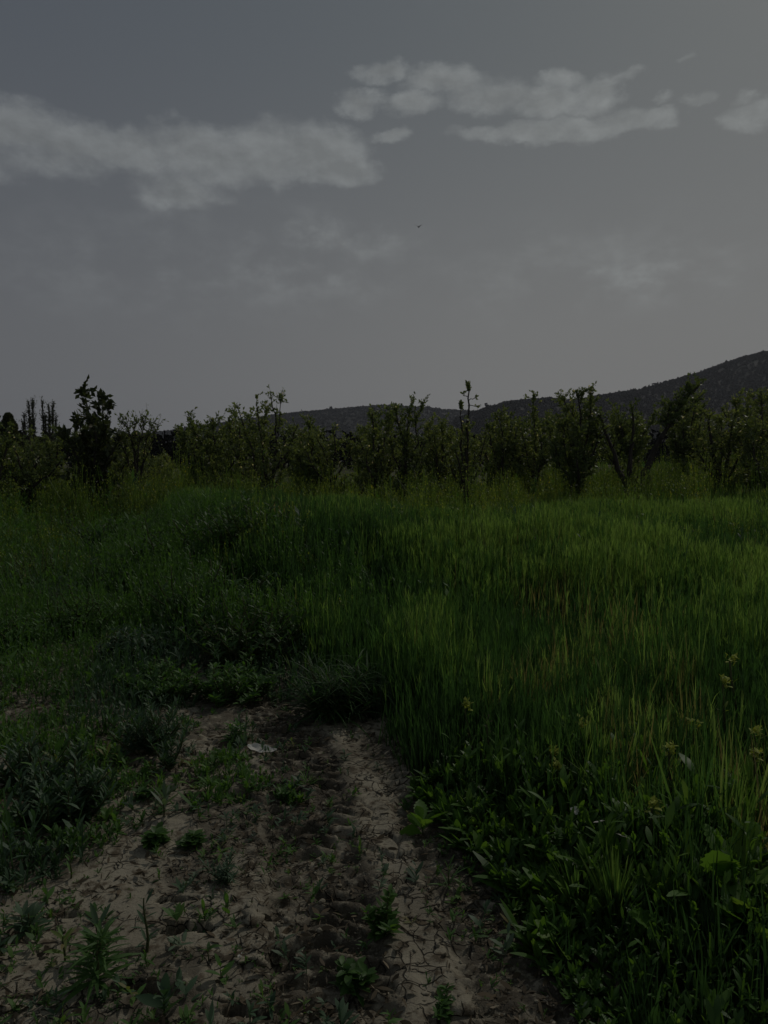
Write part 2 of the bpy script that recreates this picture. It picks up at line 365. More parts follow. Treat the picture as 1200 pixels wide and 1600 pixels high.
def soilmat(name, far=True):
    m, t = newmat(name); tc = t.n('ShaderNodeTexCoord'); P = tc.outputs['Object']
    a = t.noise(P, 2.2, 6, .6).outputs['Fac']; b = t.noise(P, 14, 6, .65).outputs['Fac']; g = t.noise(P, 120, 4, .7).outputs['Fac']
    c = t.ramp(a, [(.3, (.18, .158, .118)), (.5, (.26, .232, .175)), (.68, (.31, .28, .215))])
    c = t.mix(t.ss(b, .5, .64), c, (.10, .08, .055, 1))
    c = t.mix(t.ss(b, .40, .25), c, (.29, .255, .19, 1))
    c = t.mix(t.math('MULTIPLY', t.ss(g, .52, .7), .45), c, (.07, .055, .04, 1))
    # fine drying cracks
    nv = t.noise(P, 5, 3, .6); mixv = t.n('ShaderNodeMix', data_type='VECTOR'); mixv.inputs[0].default_value = .12
    t.link(P, mixv.inputs[4]); t.link(nv.outputs['Color'], mixv.inputs[5])
    vo = t.n('ShaderNodeTexVoronoi', feature='DISTANCE_TO_EDGE'); vo.inputs['Scale'].default_value = 16; t.link(mixv.outputs[1], vo.inputs['Vector'])
    crack = t.math('MULTIPLY', t.ss(vo.outputs['Distance'], .045, .0), t.ss(t.noise(P, 3.5, 3, .5).outputs['Fac'], .47, .56))
    c = t.mix(t.math('MULTIPLY', crack, .75), c, (.035, .028, .02, 1))
    if far:   # damp churned earth in the wheel tracks and crumb patches; painted shade in the pits
        at_ = t.n('ShaderNodeAttribute', attribute_name='tint'); c = t.mix(t.math('MULTIPLY', at_.outputs['Fac'], t.ss(t.noise(P, 22, 5, .7).outputs['Fac'], .36, .50)), c, (.080, .069, .052, 1))
        # under the growth the soil carries litter and moss-green seedlings
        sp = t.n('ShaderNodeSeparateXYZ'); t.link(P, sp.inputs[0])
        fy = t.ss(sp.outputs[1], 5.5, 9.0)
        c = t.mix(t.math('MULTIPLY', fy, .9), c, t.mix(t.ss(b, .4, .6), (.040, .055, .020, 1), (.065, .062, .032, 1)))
    p = t.n('ShaderNodeBsdfPrincipled'); t.link(c, p.inputs['Base Color']); p.inputs['Roughness'].default_value = .95; p.inputs['Specular IOR Level'].default_value = .15
    hh = t.math('ADD', t.math('MULTIPLY', b, .6), t.math('ADD', t.math('MULTIPLY', g, .25), t.math('MULTIPLY', crack, -1.0)))
    bp = t.n('ShaderNodeBump'); bp.inputs['Strength'].default_value = 1.0; bp.inputs['Distance'].default_value = .018; t.link(hh, bp.inputs['Height']); t.link(bp.outputs[0], p.inputs['Normal'])
    o = t.n('ShaderNodeOutputMaterial'); t.link(p.outputs[0], o.inputs['Surface']); return m
M_SOIL = soilmat('soil'); M_CLOD = soilmat('clod_soil', False)
def plainmat(name, stops, sc, rough=.9):
    m, t = newmat(name); tc = t.n('ShaderNodeTexCoord'); nz = t.noise(tc.outputs['Object'], sc, 6, .65)
    p = t.n('ShaderNodeBsdfPrincipled'); t.link(t.ramp(nz.outputs['Fac'], stops), p.inputs['Base Color']); p.inputs['Roughness'].default_value = rough; p.inputs['Specular IOR Level'].default_value = .2
    o = t.n('ShaderNodeOutputMaterial'); t.link(p.outputs[0], o.inputs['Surface']); return m
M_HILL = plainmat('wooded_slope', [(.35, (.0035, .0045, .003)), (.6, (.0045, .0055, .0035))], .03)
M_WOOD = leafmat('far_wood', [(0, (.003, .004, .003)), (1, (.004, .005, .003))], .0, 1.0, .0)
M_BIRD = plainmat('dark_plumage', [(.3, (.015, .015, .017)), (.7, (.03, .03, .032))], 30)

# ------------------------------------------------------------------ ground sheet (a fan of rows out to the horizon)
def make_ground():
    r = [1.5]
    while r[-1] < 5.4: r.append(r[-1] * 1.02)
    while r[-1] < 9.2: r.append(r[-1] + .0085)
    while r[-1] < 14: r.append(r[-1] * 1.0035)
    while r[-1] < 2200: r.append(r[-1] * (1.012 if r[-1] < 60 else 1.04))
    r = np.array(r); u = np.linspace(-1, 1, 900); k = .30 * u + .75 * np.sign(u) * np.abs(u) ** 3
    Y = (r - 4)[:, None] + 0 * k[None]; X = r[:, None] * k[None]
    Z = height(X, Y); Z = np.where(Y > 60, Z * np.clip(1 - (Y - 60) / 200, 0, 1) * 1.0, Z)
    n, m = X.shape; V = np.stack([X, Y, Z], -1).reshape(-1, 3)
    i = (np.arange(n - 1)[:, None] * m + np.arange(m - 1)[None]).reshape(-1, 1)
    Q = np.concatenate([i, i + 1, i + m + 1, i + m], 1)
    x, y = V[:, 0].astype(float), V[:, 1].astype(float)
    tr = .85 * (1 - sstep(np.abs(x - rutx(y)), .14, .28)) * (1 - sstep(y, 5, 7)) + .8 * (1 - sstep(np.abs(x - np.interp(y, RT2Y, RT2X) - .06), .12, .24)) * (1 - sstep(y, 3, 4))
    tr = np.clip(tr * (.45 + .9 * sstep(fbm(x, y, .3, 3, 151), .35, .55)) + .75 * sstep(fbm(x, y, .3, 4, 153), .50, .58) * (1 - .9 * np.exp(-((x - np.interp(y, [1.5, 2.2, 2.9, 3.8, 4.6], [.16, .10, .03, -.16, -.4])) / .10) ** 2)), 0, 1)
    for (a, b, rx, ry, dp) in PITW: tr = np.maximum(tr, 1 - sstep(pitq(x, y, a, b, rx, ry), .8, 1.1))  # pit floors darkened as well: shade of the holes put into the soil colour
    o = build('ground', V, Q, M_SOIL, tint=tr, smooth=True); tag(o, kind='structure')
make_ground()

# ------------------------------------------------------------------ hills
def make_hill(name, pts, D, depth, k):
    pxs = np.array([p[0] for p in pts], float); pys = np.array([p[1] for p in pts], float)
    xs = np.linspace(pxs[0], pxs[-1], 700); ys = np.interp(xs, pxs, pys)
    X = np.array([at(a, b, D)[0] for a, b in zip(xs, ys)]); H = np.array([at(a, b, D)[2] for a, b in zip(xs, ys)])
    rows = np.linspace(-1, 1, 90); V = []
    for q in rows:
        prof = (1 - abs(q) ** 1.35)
        Y = D + q * depth + 0 * X
        z = H * prof * (1 - .10 * (fbm(X, Y, 90, 4, k) - .5) * (abs(q))) + 3.0 * (fbm(X, Y, 14, 3, k + 5) - .5)
        V.append(np.stack([X * (1 + q * depth / D * .3), Y, z], -1))
    V = np.stack(V); n, m = V.shape[:2]
    i = (np.arange(n - 1)[:, None] * m + np.arange(m - 1)[None]).reshape(-1, 1)
    Q = np.concatenate([i, i + 1, i + m + 1, i + m], 1)
    o = build(name, V.reshape(-1, 3), Q, M_HILL, smooth=True); tag(o, kind='structure')
    return V
HA = [(-400,735),(-200,722),(0,705),(150,690),(240,679),(300,670),(400,655),(450,648),(520,641),(600,635),(660,638),(700,642),(760,646),(850,652),(1000,665),(1200,690),(1500,730)]
HB = [(600,722),(680,680),(735,648),(760,640),(790,631),(850,625),(900,628),(940,620),(1000,611),(1050,597),(1100,582),(1150,564),(1180,555),(1230,548),(1300,545),(1400,560),(1600,610),(1800,700)]
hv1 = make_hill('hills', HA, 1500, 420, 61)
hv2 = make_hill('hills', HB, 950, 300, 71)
def wood_on(Vh, name, n, s0, s1):
    S = Soup(); rows = Vh.shape[0] // 2 + 2
    # front slope and crest only; the far side is never seen
    a = rng.integers(4, rows, n); a[: n // 4] = rng.integers(rows - 5, rows, n // 4)
    b = rng.uniform(0, Vh.shape[1] - 1.01, n); bi = b.astype(int); f = (b - bi)[:, None]
    P0 = Vh[a, bi] * (1 - f) + Vh[a, bi + 1] * f
    keep = P0[:, 2] > 2; P0 = P0[keep]; n = len(P0)
    P0 = P0 + np.stack([rng.uniform(-3, 3, n), rng.uniform(-4, 4, n), np.zeros(n)], -1)
    sz = rng.uniform(s0, s1, n) * (1 + 1.1 * (rng.random(n) > .993))
    # each crown: a ragged puff of 12 leaf-mass flakes
    K = 12; dirs = nrm(rng.normal(size=(n, K, 3))); dirs[..., 2] = np.abs(dirs[..., 2])
    c = P0[:, None] + dirs * (sz[:, None, None] * rng.uniform(.25, .8, (n, K, 1))) * np.array([.7, .7, 1.1])
    p = c.reshape(-1, 3); d = nrm(rng.normal(size=p.shape)); s = rng.normal(size=p.shape); L = np.repeat(sz, K) * .75
    diamonds(S, p - d * L[:, None] * .5, d, s, L, L * .9, .3, np.repeat(rng.random(n), K))
    o = S.build(name, M_WOOD); tag(o, kind='stuff'); return o
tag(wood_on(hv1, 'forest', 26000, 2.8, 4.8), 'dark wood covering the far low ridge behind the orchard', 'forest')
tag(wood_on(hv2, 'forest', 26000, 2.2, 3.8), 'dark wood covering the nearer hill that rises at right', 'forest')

# ------------------------------------------------------------------ trees
def grow(S, LV, pts, r0, r1, dens=5.0, spread=.6, upb=.6, leaf=1.0, tmin=.2, tmax=1.0, sub=True, bias=(0, 0, 0), twigl=.28, lstep=.05, tipleaf=1.0):
    """one limb along pts with side shoots and twigs; leaf anchors go to LV as (p, d)"""
    pts = np.asarray(pts, float); seg = np.linalg.norm(np.diff(pts, axis=0), axis=1); Ltot = seg.sum(); cum = np.concatenate([[0], np.cumsum(seg)]) / Ltot
    n = max(5, int(Ltot / .18)); ts = np.linspace(0, 1, n)
    P = np.stack([np.interp(ts, cum, pts[:, k]) for k in range(3)], 1); P[1:-1] += rng.normal(0, .018, (n - 2, 3))
    tube(S, P, r0 + (r1 - r0) * ts ** .8, 6 if r0 > .03 else 4, rough=.12)
    def leaves_along(A, B, f):
        L = np.linalg.norm(B - A); k = max(1, int(2.1 * L / lstep * f)); u = rng.random(k)
        p = A + (B - A) * u[:, None]; d = nrm((B - A) / L + rng.normal(0, .8, (k, 3)) + [0, 0, .15]); LV.append(np.stack([p, d], 1))
    leaves_along(P[-2], P[-1], 2 * leaf * tipleaf)
    if not sub: 
        return
    N = int(Ltot * dens * 1.35 * (tmax - tmin))
    for q in range(N):
        tt = tmin + (tmax - tmin) * rng.random(); b = np.array([np.interp(tt, ts, P[:, k]) for k in range(3)])
        a = rng.uniform(0, 2 * np.pi); d = np.array([math.cos(a), math.sin(a), upb + rng.normal(0, .25)]) + bias; d /= np.linalg.norm(d)
        L = spread * rng.uniform(.35, 1.0) * (1.1 - .55 * tt)
        m = 5; C = [b]
        for k in range(1, m):
            d = d + np.array([0, 0, .16]) + rng.normal(0, .13, 3); d /= np.linalg.norm(d); C.append(C[-1] + d * L / (m - 1))
        C = np.array(C); tube(S, C, np.linspace(max(.35 * (r0 + (r1 - r0) * tt), .009), .004, m), 4)
        for k in range(m - 1): leaves_along(C[k], C[k + 1], leaf * .8)
        for w in range(max(1, int(L * 7))):
            tb = rng.uniform(.2, 1) * (m - 1); kb = min(int(tb), m - 2); bb = C[kb] + (C[kb + 1] - C[kb]) * (tb - kb)
            dd = nrm(d * .6 + rng.normal(0, .7, 3) + [0, 0, .25]); e = bb + dd * twigl * rng.uniform(.4, 1)
            tube(S, np.array([bb, (bb + e) / 2 + rng.normal(0, .01, 3), e]), [.005, .004, .0025], 3)
            leaves_along(bb, e, leaf)
def finish_tree(root, S, LV, lmat, size=.065, tmean=.5, frac=1.0):
    S.build('trunk', M_BARK, root, smooth=True)
    if LV:
        A = np.concatenate(LV); 
        if frac < 1: A = A[rng.random(len(A)) < frac]
        n = len(A); sz = size * 1.35 * rng.uniform(.6, 1.25, n)
        C = Soup(); tint = np.clip(rng.normal(tmean, .2, n), 0, .95); tint = np.where(rng.random(n) < .012, 1.0, tint)
        diamonds(C, A[:, 0] + rng.normal(0, .012, (n, 3)), A[:, 1], rng.normal(size=(n, 3)), sz, sz * .55, .2, tint)
        C.build('crown', lmat, root)
def basal(S, LV, leaf, r, n=11, hh=1.15):
    for q in range(n):
        a = rng.uniform(0, 6.28); o = rng.uniform(.15, .75); h = hh * rng.uniform(.5, 1.1)
        grow(S, LV, [[.3 * r * math.cos(a), .3 * r * math.sin(a), 0], [o * .4 * math.cos(a), o * .4 * math.sin(a), h * .45], [o * math.cos(a), o * math.sin(a), h]], .014, .005, dens=7, spread=.38, leaf=max(leaf, .6), lstep=.045, tmin=.1)
def px_tree(name, label, cat, base, Y, limbs, trunk_top=None, r=.09, group=None, lmat=None, size=.065, tmean=.5, **kw):
    """limbs are pixel outlines (px, py, depth offset, [r0, r1]) measured in the photograph and laid out in metres"""
    lmat = lmat or M_TREE
    b = at(base[0], base[1], Y); g = gz(b[0], Y); root = empty(name, (b[0], Y, g)); tag(root, label, cat, group)
    S = Soup(); LV = []
    def loc(px, py, dy): 
        q = at(px, py, Y + dy); return [q[0] - b[0], dy, q[2] - g]
    tt = loc(*trunk_top, 0) if trunk_top else None
    if tt: tube(S, np.array([[0, 0, -.15], [0, 0, 0.02], [tt[0] * .4 + .02, .02, tt[2] * .45], tt, [tt[0], 0, tt[2] + .12]]), [r * 1.5, r * 1.2, r, r * .95, r * .6], 9, rough=.1)
    for L in limbs:
        pp = [loc(*p) for p in L['p']]
        if tt and L.get('root', True): pp = [[tt[0], 0, tt[2] - .05]] + pp
        if not tt and L.get('root', True): pp = [[0, 0, -.1]] + pp
        k = dict(kw); k.update(L.get('k', {}))
        grow(S, LV, pp, L.get('r', (.05, .012))[0], L.get('r', (.05, .012))[1], **k)
    basal(S, LV, kw.get('leaf', 1.0), r, 3 if r >= .125 else 11)
    finish_tree(root, S, LV, lmat, size, tmean)
    return root

FRONT = 'orchard trees in the front row'
# tall dark big-leaved tree at left
px_tree('leafy_tree', 'tallest dark tree at left, lobed big-leaved top standing above the others', 'tree', (148, 793), 19, [
    dict(p=[(150,735,0),(143,690,0),(140,650,0),(128,612,0)], r=(.06,.012)),
    dict(p=[(152,740,.2),(158,690,.2),(160,650,.3),(162,618,.3)], r=(.05,.012)),
    dict(p=[(156,700,0),(165,660,0),(175,630,0)], r=(.04,.01)),
    dict(p=[(140,720,.3),(128,680,.3),(121,650,.2)], r=(.04,.01)),
    dict(p=[(160,735,-.3),(178,705,-.3),(190,680,-.3)], r=(.04,.01)),
    dict(p=[(130,745,-.4),(112,700,-.4),(100,675,-.4)], r=(.035,.01)),
    dict(p=[(148,720,-.5),(150,680,-.6),(147,655,-.5)], r=(.04,.01)),
    ], (148, 765), .10, lmat=M_DARKL, size=.13, dens=8, spread=.36, leaf=1.1, lstep=.05, upb=.5, tmin=.15)
# bare grey tree
px_tree('bare_tree', 'nearly leafless tree with a fine fan of grey twigs against the sky', 'tree', (214, 797), 20, [
    dict(p=[(212,735,0),(208,700,0),(203,675,0),(185,655,0)], r=(.045,.008), k=dict(leaf=.25)),
    dict(p=[(211,720,.1),(208,690,.1),(212,655,.1)], r=(.04,.006)),
    dict(p=[(214,710,-.2),(222,680,-.2),(224,652,-.2)], r=(.035,.006)),
    dict(p=[(222,730,.2),(228,690,.2),(238,665,.2)], r=(.03,.006)),
    dict(p=[(224,725,.1),(235,700,.1),(248,667,.1)], r=(.03,.006)),
    dict(p=[(205,735,-.3),(196,700,-.3),(192,670,-.3)], r=(.03,.006)),
    ], (215, 755), .085, dens=14, spread=.55, leaf=.02, upb=1.4, twigl=.34, tmin=.4)
px_tree('orchard_tree', 'small loose-leaved tree low at far left, in front of the poplars', 'tree', (40, 800), 18, [
    dict(p=[(38,745,0),(30,720,0),(22,700,0)]), dict(p=[(46,750,0),(60,715,0),(75,712,0)]), dict(p=[(42,750,.4),(45,725,.5),(50,706,.4)]), dict(p=[(30,760,-.4),(10,730,-.4),(-5,705,-.4)]), dict(p=[(52,762,-.3),(85,735,-.3),(100,712,-.3)])
    ], (41, 778), .06, FRONT, dens=8, spread=.55, leaf=1.0, lstep=.055)
px_tree('orchard_tree', 'dense spreading tree with one leafy knob sticking out above it to the left', 'tree', (345, 795), 20, [
    dict(p=[(335,735,0),(315,690,0),(296,655,0)], r=(.045,.012), k=dict(leaf=1.5)),
    dict(p=[(340,735,.3),(335,690,.3),(330,655,.3)]), dict(p=[(352,735,.2),(362,690,.2),(358,652,.2)]),
    dict(p=[(350,745,-.4),(375,710,-.4),(375,660,-.4)]), dict(p=[(330,750,-.5),(305,720,-.5),(300,690,-.5)]), dict(p=[(345,740,.6),(345,700,.7),(345,668,.7)])
    ], (345, 765), .09, FRONT, dens=10, spread=.6, leaf=1.2, lstep=.045)
px_tree('orchard_tree', 'tall tree left of centre with upright spurred spires and a thick dark base', 'tree', (420, 795), 19, [
    dict(p=[(415,735,0),(410,690,0),(402,650,0),(401,620,0)], r=(.05,.008), k=dict(spread=.3, leaf=.6)),
    dict(p=[(428,735,0),(432,690,0),(431,655,0),(423,614,0)], r=(.05,.008), k=dict(spread=.25, leaf=.5)),
    dict(p=[(430,730,.1),(434,680,.1),(438,650,.1),(440,618,.1)], r=(.04,.008), k=dict(spread=.25, leaf=.6)),
    dict(p=[(405,745,-.2),(392,700,-.2),(380,665,-.2),(370,634,-.2)], r=(.04,.008), k=dict(spread=.4)),
    dict(p=[(437,750,.2),(450,710,.2),(466,665,.2)], r=(.05,.01), k=dict(spread=.45)),
    dict(p=[(400,755,.4),(375,735,.4),(365,700,.4)], r=(.04,.01)), dict(p=[(425,745,-.5),(440,720,-.5),(455,700,-.5)], r=(.04,.01)), dict(p=[(415,740,-.5),(408,705,-.6),(415,675,-.6)], r=(.04,.01)),
    ], (422, 765), .13, FRONT, dens=10, spread=.5, leaf=1.0, lstep=.05)
px_tree('orchard_tree', 'pale-leaved tree between the spired tree and the dark thin leader', 'tree', (518, 795), 22, [
    dict(p=[(515,740,0),(505,705,0),(495,680,0)]), dict(p=[(520,740,0),(525,705,0),(520,668,0)]), dict(p=[(525,745,.3),(545,715,.3),(550,690,.3)]), dict(p=[(508,750,-.4),(488,730,-.4),(478,700,-.4)])
    ], (518, 770), .07, FRONT, dens=9, spread=.55, leaf=1.0, lstep=.05, tmean=.6)
px_tree('orchard_tree', 'narrow tree with one short dark blunt leader rising in front of the low hill', 'tree', (588, 795), 21, [
    dict(p=[(586,735,0),(583,690,0),(582,646,0)], r=(.055,.02), k=dict(spread=.28, leaf=1.6, dens=14)),
    dict(p=[(580,745,.2),(568,710,.2),(560,680,.2)]), dict(p=[(592,745,-.2),(600,705,-.2),(604,670,-.2)]), dict(p=[(594,750,.4),(610,720,.4),(612,690,.4)]), dict(p=[(582,750,-.4),(572,725,-.4),(575,700,-.4)])
    ], (588, 768), .08, FRONT, dens=9, spread=.5, leaf=1.1, lstep=.05)
px_tree('orchard_tree', 'dark full tree whose twin leafy tops just clear the hill near the centre', 'tree', (635, 795), 21, [
    dict(p=[(634,735,0),(632,690,0),(622,655,0),(618,640,0)], r=(.06,.015), k=dict(leaf=1.5)), dict(p=[(636,720,0),(636,680,0),(638,650,0),(644,630,0)], r=(.05,.008), k=dict(spread=.3)),
    dict(p=[(640,735,0),(652,690,0),(650,660,0),(661,630,0)], r=(.045,.008), k=dict(spread=.3)), dict(p=[(630,745,.3),(615,715,.3),(610,690,.3)]), dict(p=[(640,745,-.3),(655,715,-.3),(665,690,-.3)]), dict(p=[(635,740,.5),(640,700,.6),(630,670,.6)])
    ], (635, 765), .11, FRONT, dens=11, spread=.42, leaf=1.3, lstep=.042, tmean=.35)
px_tree('orchard_tree', 'bushy speckled tree just left of the tall bare leader', 'tree', (688, 795), 22, [
    dict(p=[(684,735,0),(675,700,0),(668,665,0)]), dict(p=[(690,735,0),(692,700,0),(690,660,0)]), dict(p=[(695,745,.3),(708,715,.3),(704,680,.3)]), dict(p=[(684,745,-.4),(682,715,-.4),(680,680,-.4)])
    ], (688, 768), .08, FRONT, dens=11, spread=.5, leaf=1.2, lstep=.045, tmean=.62)
# the tree with the tall thin leader and thick short stump
px_tree('orchard_tree', 'pruned tree with a thick black stump and the tallest thin bare leader', 'tree', (726, 800), 20, [
    dict(p=[(729,735,0),(731,700,0),(731,660,0),(732,625,0),(731,598,0)], r=(.055,.014), k=dict(tmin=0, tmax=.55, dens=8, spread=.5, tipleaf=6)),
    dict(p=[(722,735,.1),(721,700,.1),(722,660,.1),(720,628,.1)], r=(.04,.01), k=dict(dens=7, spread=.35, tmax=.6, tipleaf=6)),
    dict(p=[(732,626,0),(738,623,0),(744,620,.05)], r=(.012,.008), k=dict(sub=False, tipleaf=3), root=False),
    dict(p=[(731,634,0),(740,634,0),(748,634,-.05)], r=(.013,.008), k=dict(sub=False, tipleaf=2), root=False),
    dict(p=[(731,620,0),(727,618,0),(723,615,-.05)], r=(.012,.008), k=dict(sub=False, tipleaf=3), root=False),
    dict(p=[(731,610,0),(733,604,0.05)], r=(.01,.008), k=dict(sub=False, tipleaf=4), root=False),
    dict(p=[(738,752,0),(748,735,0),(752,705,0),(760,680,0)], r=(.05,.01)), dict(p=[(716,755,0),(706,735,0),(700,705,0)], r=(.045,.01)), dict(p=[(735,750,.4),(742,720,.5),(740,690,.5)], r=(.04,.01)),
    dict(p=[(722,750,-.4),(718,725,-.5),(712,700,-.5)], r=(.04,.01))
    ], (726, 752), .125, FRONT, dens=8, spread=.45, leaf=.9, lstep=.05)
px_tree('orchard_tree', 'rounded bushy tree just right of the tall bare leader', 'tree', (785, 797), 21.5, [
    dict(p=[(780,735,0),(768,700,0),(765,665,0)]), dict(p=[(786,735,0),(785,690,0),(782,645,0)]), dict(p=[(790,740,.3),(805,705,.3),(808,668,.3)]), dict(p=[(780,750,-.4),(765,730,-.4),(758,700,-.4)]), dict(p=[(788,745,.6),(795,700,.6),(795,660,.6)])
    ], (785, 765), .09, FRONT, dens=11, spread=.55, leaf=1.2, lstep=.045, tmean=.55)
px_tree('orchard_tree', 'tree with a thin sprig-like leader crossing the hill crest right of centre', 'tree', (838, 795), 21, [
    dict(p=[(836,735,0),(836,690,0),(836,650,0),(834,616,0)], r=(.05,.008), k=dict(spread=.33)), dict(p=[(842,740,0),(856,700,0),(862,665,0)]), dict(p=[(832,740,.3),(820,700,.3),(815,668,.3)]), dict(p=[(840,745,-.4),(848,715,-.4),(845,680,-.4)])
    ], (838, 765), .09, FRONT, dens=11, spread=.5, leaf=1.2, lstep=.045)
px_tree('orchard_tree', 'big dense dark tree with a ragged forked top left of the open-limbed tree', 'tree', (903, 792), 19, [
    dict(p=[(900,735,0),(905,690,0),(908,650,0),(902,612,0)], r=(.06,.01), k=dict(spread=.4)), dict(p=[(906,730,.1),(915,690,.1),(922,650,.1),(923,608,.1)], r=(.05,.008), k=dict(spread=.3)),
    dict(p=[(895,740,0),(880,700,0),(885,655,0)]), dict(p=[(908,740,0),(930,700,0),(935,650,0)]), dict(p=[(890,750,-.4),(872,720,-.4),(866,690,-.4)]), dict(p=[(912,745,.4),(928,715,.4),(925,680,.4)]), dict(p=[(903,745,-.6),(900,710,-.7),(903,670,-.7)])
    ], (903, 765), .13, FRONT, dens=13, spread=.5, leaf=1.4, lstep=.04, tmean=.25)
# open vase-shaped tree
px_tree('orchard_tree', 'open vase-shaped tree with three bare black limbs, one leaning far right', 'tree', (984, 790), 18.5, [
    dict(p=[(966,735,0),(955,700,0),(945,670,0),(935,645,0)], r=(.085,.02), k=dict(tmin=.55, leaf=.9)),
    dict(p=[(984,735,0),(986,705,0),(990,670,0),(988,640,0)], r=(.085,.02), k=dict(tmin=.55, leaf=.9)),
    dict(p=[(1006,742,0),(1022,705,0),(1042,670,0),(1062,635,0),(1088,606,0)], r=(.11,.03), k=dict(tmin=.5, spread=.62, leaf=1.5, dens=16)),
    dict(p=[(1040,672,.2),(1060,650,.2),(1075,640,.2)], r=(.04,.012), root=False, k=dict(leaf=1.4, dens=14)),
    dict(p=[(1035,685,-.2),(1045,655,-.2),(1050,630,-.2)], r=(.04,.012), root=False, k=dict(leaf=1.4, dens=14)),
    dict(p=[(975,742,.4),(960,725,.5),(948,705,.5)], r=(.04,.01)),
    ], (984, 765), .14, FRONT, dens=11, spread=.5, leaf=1.2, lstep=.042, tmean=.22)
px_tree('orchard_tree', 'bright speckled tree with two dark stems low at right', 'tree', (1128, 765), 19, [
    dict(p=[(1118,730,0),(1112,700,0),(1105,665,0),(1110,648,0)], r=(.08,.015), k=dict(tmin=.35)), dict(p=[(1136,730,0),(1140,700,0),(1145,665,0),(1150,645,0)], r=(.075,.012), k=dict(tmin=.35)),
    dict(p=[(1125,730,.4),(1128,700,.4),(1128,655,.4)]), dict(p=[(1110,740,-.3),(1092,710,-.3),(1080,675,-.3)]), dict(p=[(1145,735,-.3),(1160,700,-.3),(1165,670,-.3)])
    ], (1127, 752), .11, FRONT, dens=11, spread=.55, leaf=1.25, lstep=.045, tmean=.6)
px_tree('orchard_tree', 'leafy tree cut by the right edge with a thin sprig on top', 'tree', (1192, 762), 18, [
    dict(p=[(1190,730,0),(1192,690,0),(1190,650,0),(1190,612,0)], r=(.05,.008), k=dict(spread=.35)), dict(p=[(1185,735,0),(1172,700,0),(1165,655,0)]), dict(p=[(1196,735,0),(1215,695,0),(1222,645,0)]), dict(p=[(1188,740,-.4),(1178,710,-.4),(1180,670,-.4)]), dict(p=[(1196,740,.4),(1230,710,.4),(1245,670,.4)])
    ], (1192, 748), .11, FRONT, dens=11, spread=.55, leaf=1.25, lstep=.045, tmean=.5)
px_tree('orchard_tree', 'low tree in the gap between the bare tree and the knobbed tree', 'tree', (262, 795), 26, [
    dict(p=[(258,750,0),(250,720,0)]), dict(p=[(264,750,0),(272,722,0)]), dict(p=[(262,750,.4),(262,715,.4)])
    ], (262, 775), .06, FRONT, dens=9, spread=.6, leaf=1.1, lstep=.055, tmean=.7)
px_tree('orchard_tree', 'small tree crowding the far left edge in front of the rounded conifer', 'tree', (-8, 798), 17, [
    dict(p=[(-8,745,0),(-14,705,0),(-12,665,0)]), dict(p=[(-2,745,0),(8,705,0),(12,670,0)]), dict(p=[(-6,750,.4),(0,715,.4),(2,690,.4)])
    ], (-8, 775), .07, FRONT, dens=11, spread=.5, leaf=1.3, lstep=.05, tmean=.35)

# rows behind: a few different trees, repeated
def proto_tree(seed, h, nl, sprd, leaf, tm, label, group):
    global rng
    keep = rng; rng = np.random.default_rng(seed)
    root = empty('orchard_tree', (0, 0, 0)); tag(root, label, 'tree', group)
    S = Soup(); LV = []
    tube(S, np.array([[0, 0, -.2], [0, 0, 0], [.02, 0, .45], [0, .02, .75]]), [.13, .11, .09, .07], 8, rough=.1)
    for k in range(nl):
        a = 2 * np.pi * (k + rng.uniform(-.3, .3)) / nl; o = sprd * rng.uniform(.5, 1); hh = h * rng.uniform(.72, 1.0)
        pp = [[0, 0, .62]]
        for q in (.3, .6, 1.0): pp.append([math.cos(a) * o * q ** .8 + rng.normal(0, .05), math.sin(a) * o * q ** .8 + rng.normal(0, .05), .7 + (hh - .7) * q])
        grow(S, LV, pp, .05, .01, dens=10, spread=.65, leaf=leaf, lstep=.045, upb=.5, tmin=.05)
    basal(S, LV, leaf, .1)
    finish_tree(root, S, LV, M_TREE, .072, tm)
    rng = keep; return root
def copy_tree(r, loc, rz, sc, label, group):
    c = r.copy(); COL.objects.link(c); c.location = loc; c.rotation_euler = (0, 0, rz); c.scale = (sc,) * 3
    c['label'] = label; c['group'] = group
    for ch in r.children:
        d = ch.copy(); COL.objects.link(d); d.parent = c
    return c
ROWS = [(23.6, 2.05, 'second row of orchard trees', 'leafy orchard tree in the row directly behind the front trees'),
        (29.5, 2.7, 'third row of orchard trees', 'orchard tree farther back, its top showing between nearer crowns'),
        (37, 3.4, 'far rows of orchard trees', 'distant orchard tree seen only through gaps between nearer crowns'),
        (46, 3.8, 'far rows of orchard trees', 'distant orchard tree seen only through gaps between nearer crowns')]
FD = [(-8, 'small tree crowding the left edge'), (40, 'small loose-leaved tree'), (148, 'tallest dark big-leaved tree'), (214, 'bare-twigged tree'), (345, 'knobbed spreading tree'), (420, 'tall spired tree'), (518, 'pale-leaved tree'), (588, 'blunt-leader tree'), (635, 'twin-topped dark tree'), (688, 'bushy speckled tree'), (726, 'tall thin leader tree'), (785, 'rounded bushy tree'), (838, 'sprig-leader tree'), (903, 'ragged forked tree'), (984, 'open vase-shaped tree'), (1128, 'bright two-stemmed tree'), (1192, 'tree cut by the right edge')]
taken = set()
def row_label(which, px):
    c = sorted(FD, key=lambda q: abs(q[0] - px))
    for q in c:
        for side in (['left'] if px < q[0] - 12 else ['right'] if px > q[0] + 12 else ['']):
            l = f'{which} orchard tree ' + (f'half behind the {q[1]}, on its {side}' if side else f'directly behind the {q[1]}')
            if l not in taken: taken.add(l); return l
    return which + ' orchard tree outside the frame'
